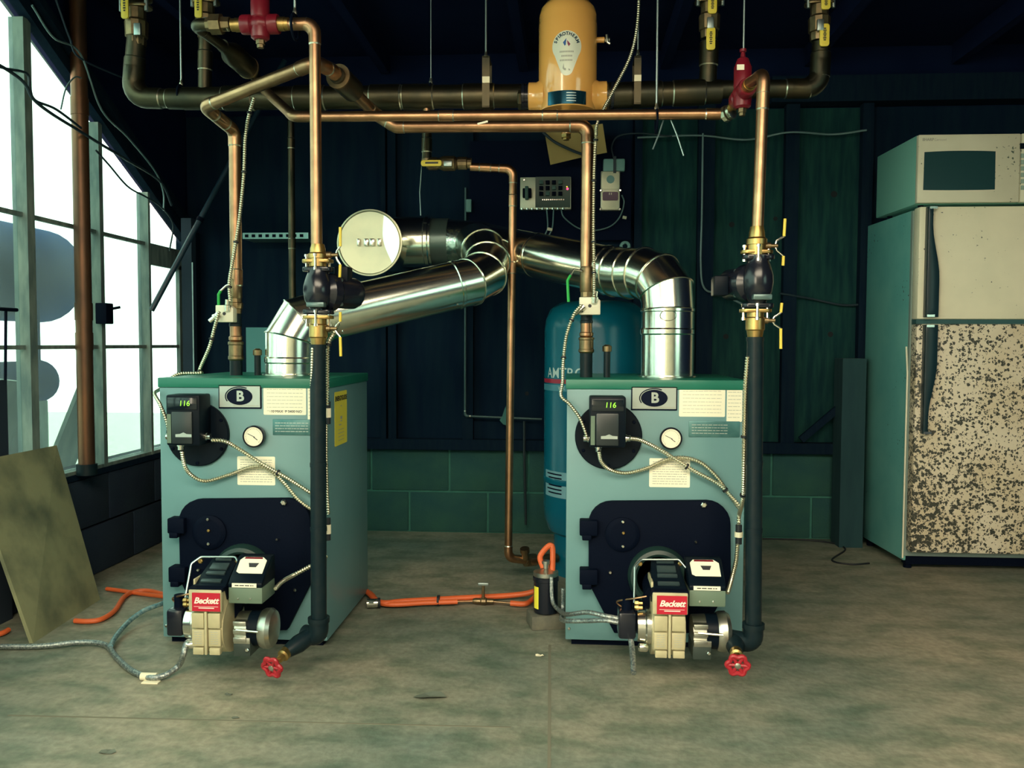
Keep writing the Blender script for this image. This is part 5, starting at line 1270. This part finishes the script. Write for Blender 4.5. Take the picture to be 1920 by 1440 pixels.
# ------------------------------------------------------------------ left side: brown pole, cables, leaning things
pX = WL+.055; pb_ = WX(163, 880, pX)
t = thing('copper_pole', (pX, pb_.y, .455), 'thick brown copper pole standing on the sill before the film wall', 'pole')
pole_m = mat('brown_copper', (.20, .095, .05), .42, .75, (.11, .06, .04), 6, rvar=.1, stretch=(2, 2, .8))
MB().tube([V((pX, pb_.y, CEIL)), V((pX, pb_.y, .47))], .032, 26).obj('tube', pole_m, t)
for z in (WX(163, 585, pX).z, WX(163, 640, pX).z, 1.95): MB().tube([V((pX, pb_.y, z-.035)), V((pX, pb_.y, z+.035))], .0345, 26).obj('sleeve', pole_m, t)
MB().cyl((pX, pb_.y, .455), (pX, pb_.y, .50), .040, n=24).obj('iron_socket', iron, t)
hk = thing('wall_bracket', WX(198, 588, WL+.02), 'small dark bracket on the post right of the copper pole', 'bracket'); p = WX(198, 588, WL+.03); MB().box(WL-.0, WL+.05, p.y-.03, p.y+.03, p.z-.045, p.z+.045).obj('plate', castblack, hk, bev=.004); MB().tube([p+V((0, .03, .02)), p+V((.04, .05, .03))], .006, 8).obj('peg', castblack, hk)
X0 = WL+.10
def wc(pts, lab, r=.006, m_=conblack): cable('hung_cable', [WX(x, y, X0) for x, y in pts], r, lab, m_, False, 'cable', 'cables hung along the film wall')
wc([(-30, 108), (12, 130), (45, 155), (62, 185), (95, 212), (150, 246), (185, 268), (235, 298), (300, 340), (322, 385)], 'thicker dark cable sagging across the film wall')
wc([(-30, 115), (8, 128), (50, 138), (56, 165), (66, 188), (105, 205), (152, 240)], 'dark cable kinking over the first post of the film wall', .005)
wc([(180, 282), (205, 310), (240, 350), (275, 370), (302, 388), (324, 420), (318, 470)], 'thin dark cable drooping low over the last film panels', .004)
wc([(60, 10), (100, 70), (150, 100), (190, 205), (240, 258), (290, 320), (306, 360), (307, 395)], 'thin blue cable following the slanting roof edge', .004, rope)
wc([(105, 0), (130, 70), (152, 110), (240, 150)], 'thin cable high above the slanting roof edge', .004, mat('dim_cable', (.02, .045, .075), .6))
wc([(114, 205), (124, 165), (140, 145), (152, 146)], 'short stiff wire arched beside the copper pole', .003, rope)
# plywood offcut leaning on the knee wall
c1, c2 = WZ(62, 1206), WZ(188, 1124); 
t1 = V((WL+.05, c2.y+.01, .60)); e = (c1-c2); t2 = t1+V((0, e.y, 0))
nn = (c1-c2).cross(t1-c2).normalized()*.012
if nn.x > 0: nn = -nn
pp = [c1, c2, t1, V((t2.x, t2.y, t2.z))]
o = MB().add(pp+[p+nn for p in pp], [(0, 1, 2, 3), (7, 6, 5, 4)]+[(i, i+4, (i+1) % 4+4, (i+1) % 4) for i in range(4)]).obj('plywood_offcut', lightboard, None, flat=True); tag(o, 'stained plywood offcut leaning against the knee wall at lower left', 'board')
a, b = WX(-40, 860, WL+.06), WX(28, 712, WL+.06)
o = MB().box(WL+.016, WL+.030, min(a.y, b.y), max(a.y, b.y), .0, b.z).obj('dark_plank', mat('blue_black_plank', (.010, .022, .04), .8)); tag(o, 'dark plank standing on end at the far left edge', 'plank')
t = thing('t_handle_rod', WX(10, 712, WL+.06), 'thin rod with tee handle standing at the far left edge', 'rod'); p, q = WX(10, 712, WL+.05), WX(11, 580, WL+.05); MB().cyl((p.x, p.y, b.z), q, .005, n=8).obj('shaft', castblack, t); MB().cyl(q-V((0, .06, 0)), q+V((0, .06, 0)), .007, n=8).obj('tee_handle', castblack, t)

# ------------------------------------------------------------------ fuel lines on the floor
def hose(pts, r, label, material, cat='hose', group='floor hoses', name='fuel_hose', rib=False, k=8):
    p = spline(pts, k); t = thing(name, p[0], label, cat, group); MB().tube(p, r, 10).obj('hose', material, t); return t
z = .022
hose([V((-1.0, 3.34, .02)), V((-.82, 3.315, .022)), WZ(712, 1129, z), WZ(760, 1127, z), WZ(870, 1121, z), WZ(960, 1116, z), WZ(1003, 1108, .04), WZ(1020, 1090, .06), W(1028, 1078, 3.08)], .0105, 'upper orange fuel line running along the floor to the filter', orangehose)
t = hose([V((-1.0, 3.31, .018)), V((-.80, 3.30, .018)), WZ(718, 1132, .018), WZ(800, 1130, .018), WZ(858, 1128, .02)], .0095, 'lower orange fuel line running along the floor between the boilers', orangehose)
hose([WZ(957, 1131, .018), WZ(985, 1132, .018), WZ(1000, 1122, .03), W(1010, 1112, 3.0)], .010, 'short orange fuel line bending up to the filter', orangehose)
hose([WZ(850, 1128, .018), WZ(905, 1127, .016), WZ(962, 1131, .018)], .004, 'thin copper fuel line under the small fuel valve', copper, name='copper_line')
p = WZ(698, 1131, z); t = thing('hose_clamp', p, 'steel hose clamp beside the bottom edge of the boiler flank', 'hose clamp')
d = (WZ(720, 1130, z)-p).normalized(); MB().tube([p-d*.02, p+d*.02], .0165, 16).obj('band', chrome, t); MB().tube([p+d*.02, p+d*.03], .019, 16).obj('sleeve', blackrubber, t); MB().obox(p+V((0, -.016, .01)), (.018, .010, .010)).obj('screw', steel, t)
p = WZ(822, 1126, z); o = MB().tube([p-V((.004, 0, 0)), p+V((.004, 0, 0))], .021, 12).obj('cable_tie', blackrubber); tag(o, 'black tie around the two orange fuel lines', 'cable tie')
p = WZ(906, 1127, .018); t = thing('fuel_valve', p, 'small brass fuel valve on the lines between the boilers', 'valve'); MB().lathe(p-V((.04, 0, 0)), X1, [(.008, 0), (.011, .01), (.011, .03), (.014, .034), (.014, .05), (.010, .055), (.010, .08)], 10).obj('valve_body', bronze, t); MB().cyl(p, p+V((0, 0, .06)), .006, n=10).obj('stem', bronze, t); MB().obox(p+V((0, 0, .065)), (.04, .008, .012)).obj('handle', steel, t, bev=.002)
# filter on its wood block
bz = WZ(1020, 1178)
t = MB().obox(V((bz.x+.01, bz.y+.03, .025)), (.13, .10, .05), (1, .25, 0)).obj('wood_block', woodblock, None, bev=.004); tag(t, 'small wood block under the black fuel filter', 'wood block')
fb = V((bz.x+.005, bz.y+.02, .05)); t = thing('fuel_filter', fb, 'black fuel filter canister with yellow label between the boilers', 'fuel filter')
MB().lathe(fb, Z1, [(.03, 0), (.042, .006), (.043, .02), (.043, .115), (.046, .117), (.046, .128), (.040, .132)], 26).obj('canister', gloss_black, t)
MB().lathe(fb+V((0, 0, .130)), Z1, [(.040, 0), (.044, .004), (.044, .018), (.02, .026), (.012, .03), (.012, .045), (.016, .046), (.016, .056), (0, .058)], 20).obj('head', alu, t)
vv = []; ff = []
for i in range(9):
    an = -1.15+.07*i
    for zz in (.022, .100): vv.append(fb+V((.0438*math.sin(an), -.0438*math.cos(an), zz)))
for i in range(8): ff.append((2*i, 2*i+2, 2*i+3, 2*i+1))
lb = MB().add(vv, ff).obj('yellow_label', mat('yellow_label', (.90, .78, .06), .5), t)
hose([fb+V((-.01, -.0, .16)), fb+V((-.02, .01, .20)), fb+V((.02, .02, .235)), W(1036, 1072, 2.98)], .010, 'orange fuel line rising from the top of the filter', orangehose)
hose([fb+V((.02, -.045, .14)), fb+V((.025, -.06, .06)), fb+V((.05, -.07, .03)), RF(1064, 1152, .12), RF(1100, 1148, .2), RF(1135, 1155, .24), W(1163, 1160, RY0-.25)], .0072, 'upper braided fuel hose from the filter to the burner before the tank', braid)
hose([fb+V((.06, -.04, .10)), fb+V((.06, -.06, .02)), RF(1055, 1163, .12), RF(1100, 1164, .2), RF(1135, 1163, .24), W(1163, 1168, RY0-.25)], .0072, 'lower braided fuel hose from the filter to the burner before the tank', braid)
t = hose([W(1182, 1194, RY0-.27), W(1185, 1215, RY0-.3), W(1187, 1240, RY0-.36), W(1188, 1262, RY0-.40)], .0085, 'short braided hose hanging below the burner before the tank', braid)
# braided loop on the left
q = W(346, 1206, LBY-.27)
hose([W(366, 1200, LBY-.27), W(350, 1206, LBY-.28), W(344, 1228, LBY-.30), WZ(335, 1248, .03), WZ(310, 1266, .014), WZ(280, 1270, .012), WZ(245, 1256, .012), WZ(218, 1232, .012), WZ(202, 1212, .014), WZ(180, 1205, .016), WZ(140, 1205, .016), WZ(70, 1212, .012), WZ(-40, 1212, .012)], .0088, 'braided hose looping on the floor from burner to the left edge', braid)
hose([WZ(207, 1212, .02), WZ(218, 1192, .02), WZ(242, 1165, .03), WZ(270, 1145, .05), WZ(298, 1134, .06), WZ(312, 1128, .06)], .0085, 'blue-grey braided hose rising behind the looped hose', mat('blue_braid', (.08, .20, .24), .5, .4, (.3, .42, .42), 90))
p = WZ(279, 1269, .012); o = MB().tube([p-V((.024, -.002, 0)), p+V((.024, .002, 0))], .0115, 12).obj('tape_wrap', tapewhite); tag(o, 'cream tape wrapped round the looped braided hose', 'tape')
p = WZ(283, 1279, .002); o = MB().obox(p, (.05, .022, .004)).obj('tape_scrap', tapewhite, None, bev=.001); tag(o, 'cream tape scrap on the floor under the looped hose', 'tape')
z = .012
hose([WZ(320, 1118, z), WZ(280, 1108, z), WZ(250, 1110, z), WZ(232, 1120, z), WZ(215, 1145, z), WZ(190, 1161, z), WZ(165, 1165, z), WZ(140, 1164, z)], .009, 'orange fuel line curving on the floor behind the plywood offcut', orangehose)
hose([WZ(320, 1120, .03), WZ(270, 1114, .012), WZ(230, 1108, .012), WZ(200, 1104, .012)], .008, 'second orange fuel line crossing behind the plywood offcut', orangehose)
hose([WZ(-30, 1195, z), WZ(2, 1188, z), WZ(16, 1181, z)], .009, 'orange hose end at the lower left corner', orangehose)
# floor cord by the fridge, litter
hose([WZ(1430, 1010, .004), WZ(1500, 1012, .004), WZ(1560, 1018, .004), WZ(1585, 1030, .004), WZ(1560, 1050, .004), WZ(1595, 1058, .004), WZ(1630, 1056, .004)], .004, 'dark cord lying in a curl before the timber post', blackrubber, 'cord', name='power_cord')
for px, py, s, lab in ((806, 1308, .034, 'dry curled leaf on the floor between the boilers'), (202, 1411, .016, 'dark splinter on the floor near the bottom left corner'), (428, 1303, .010, 'dark crumb on the floor below the looped hose'), (442, 1347, .009, 'dark crumb on the floor near the slab joint'), (1012, 1230, .012, 'pale chip on the floor left of the tank-side burner')):
    p = WZ(px, py, 0); rn = random.Random(px); n_ = 9
    vv = [p+V((s*(.8+.4*rn.random())*math.cos(2*PI*i/n_)*1.2, s*.7*math.sin(2*PI*i/n_)*(.7+.6*rn.random()), .001+s*.35*rn.random())) for i in range(n_)]+[p+V((0, 0, s*.15))]
    vv += [q_-V((0, 0, .001)) for q_ in vv]
    nv = n_+1
    ff = [(i, (i+1) % n_, n_) for i in range(n_)]+[(nv+(i+1) % n_, nv+i, nv+n_) for i in range(n_)]+[(i, nv+i, nv+(i+1) % n_, (i+1) % n_) for i in range(n_)]
    o = MB().add(vv, ff).obj('dry_leaf' if s > .03 else 'floor_crumb', leafm if px != 1012 else tapewhite, None, flat=True); tag(o, lab, 'leaf' if s > .03 else 'crumb')
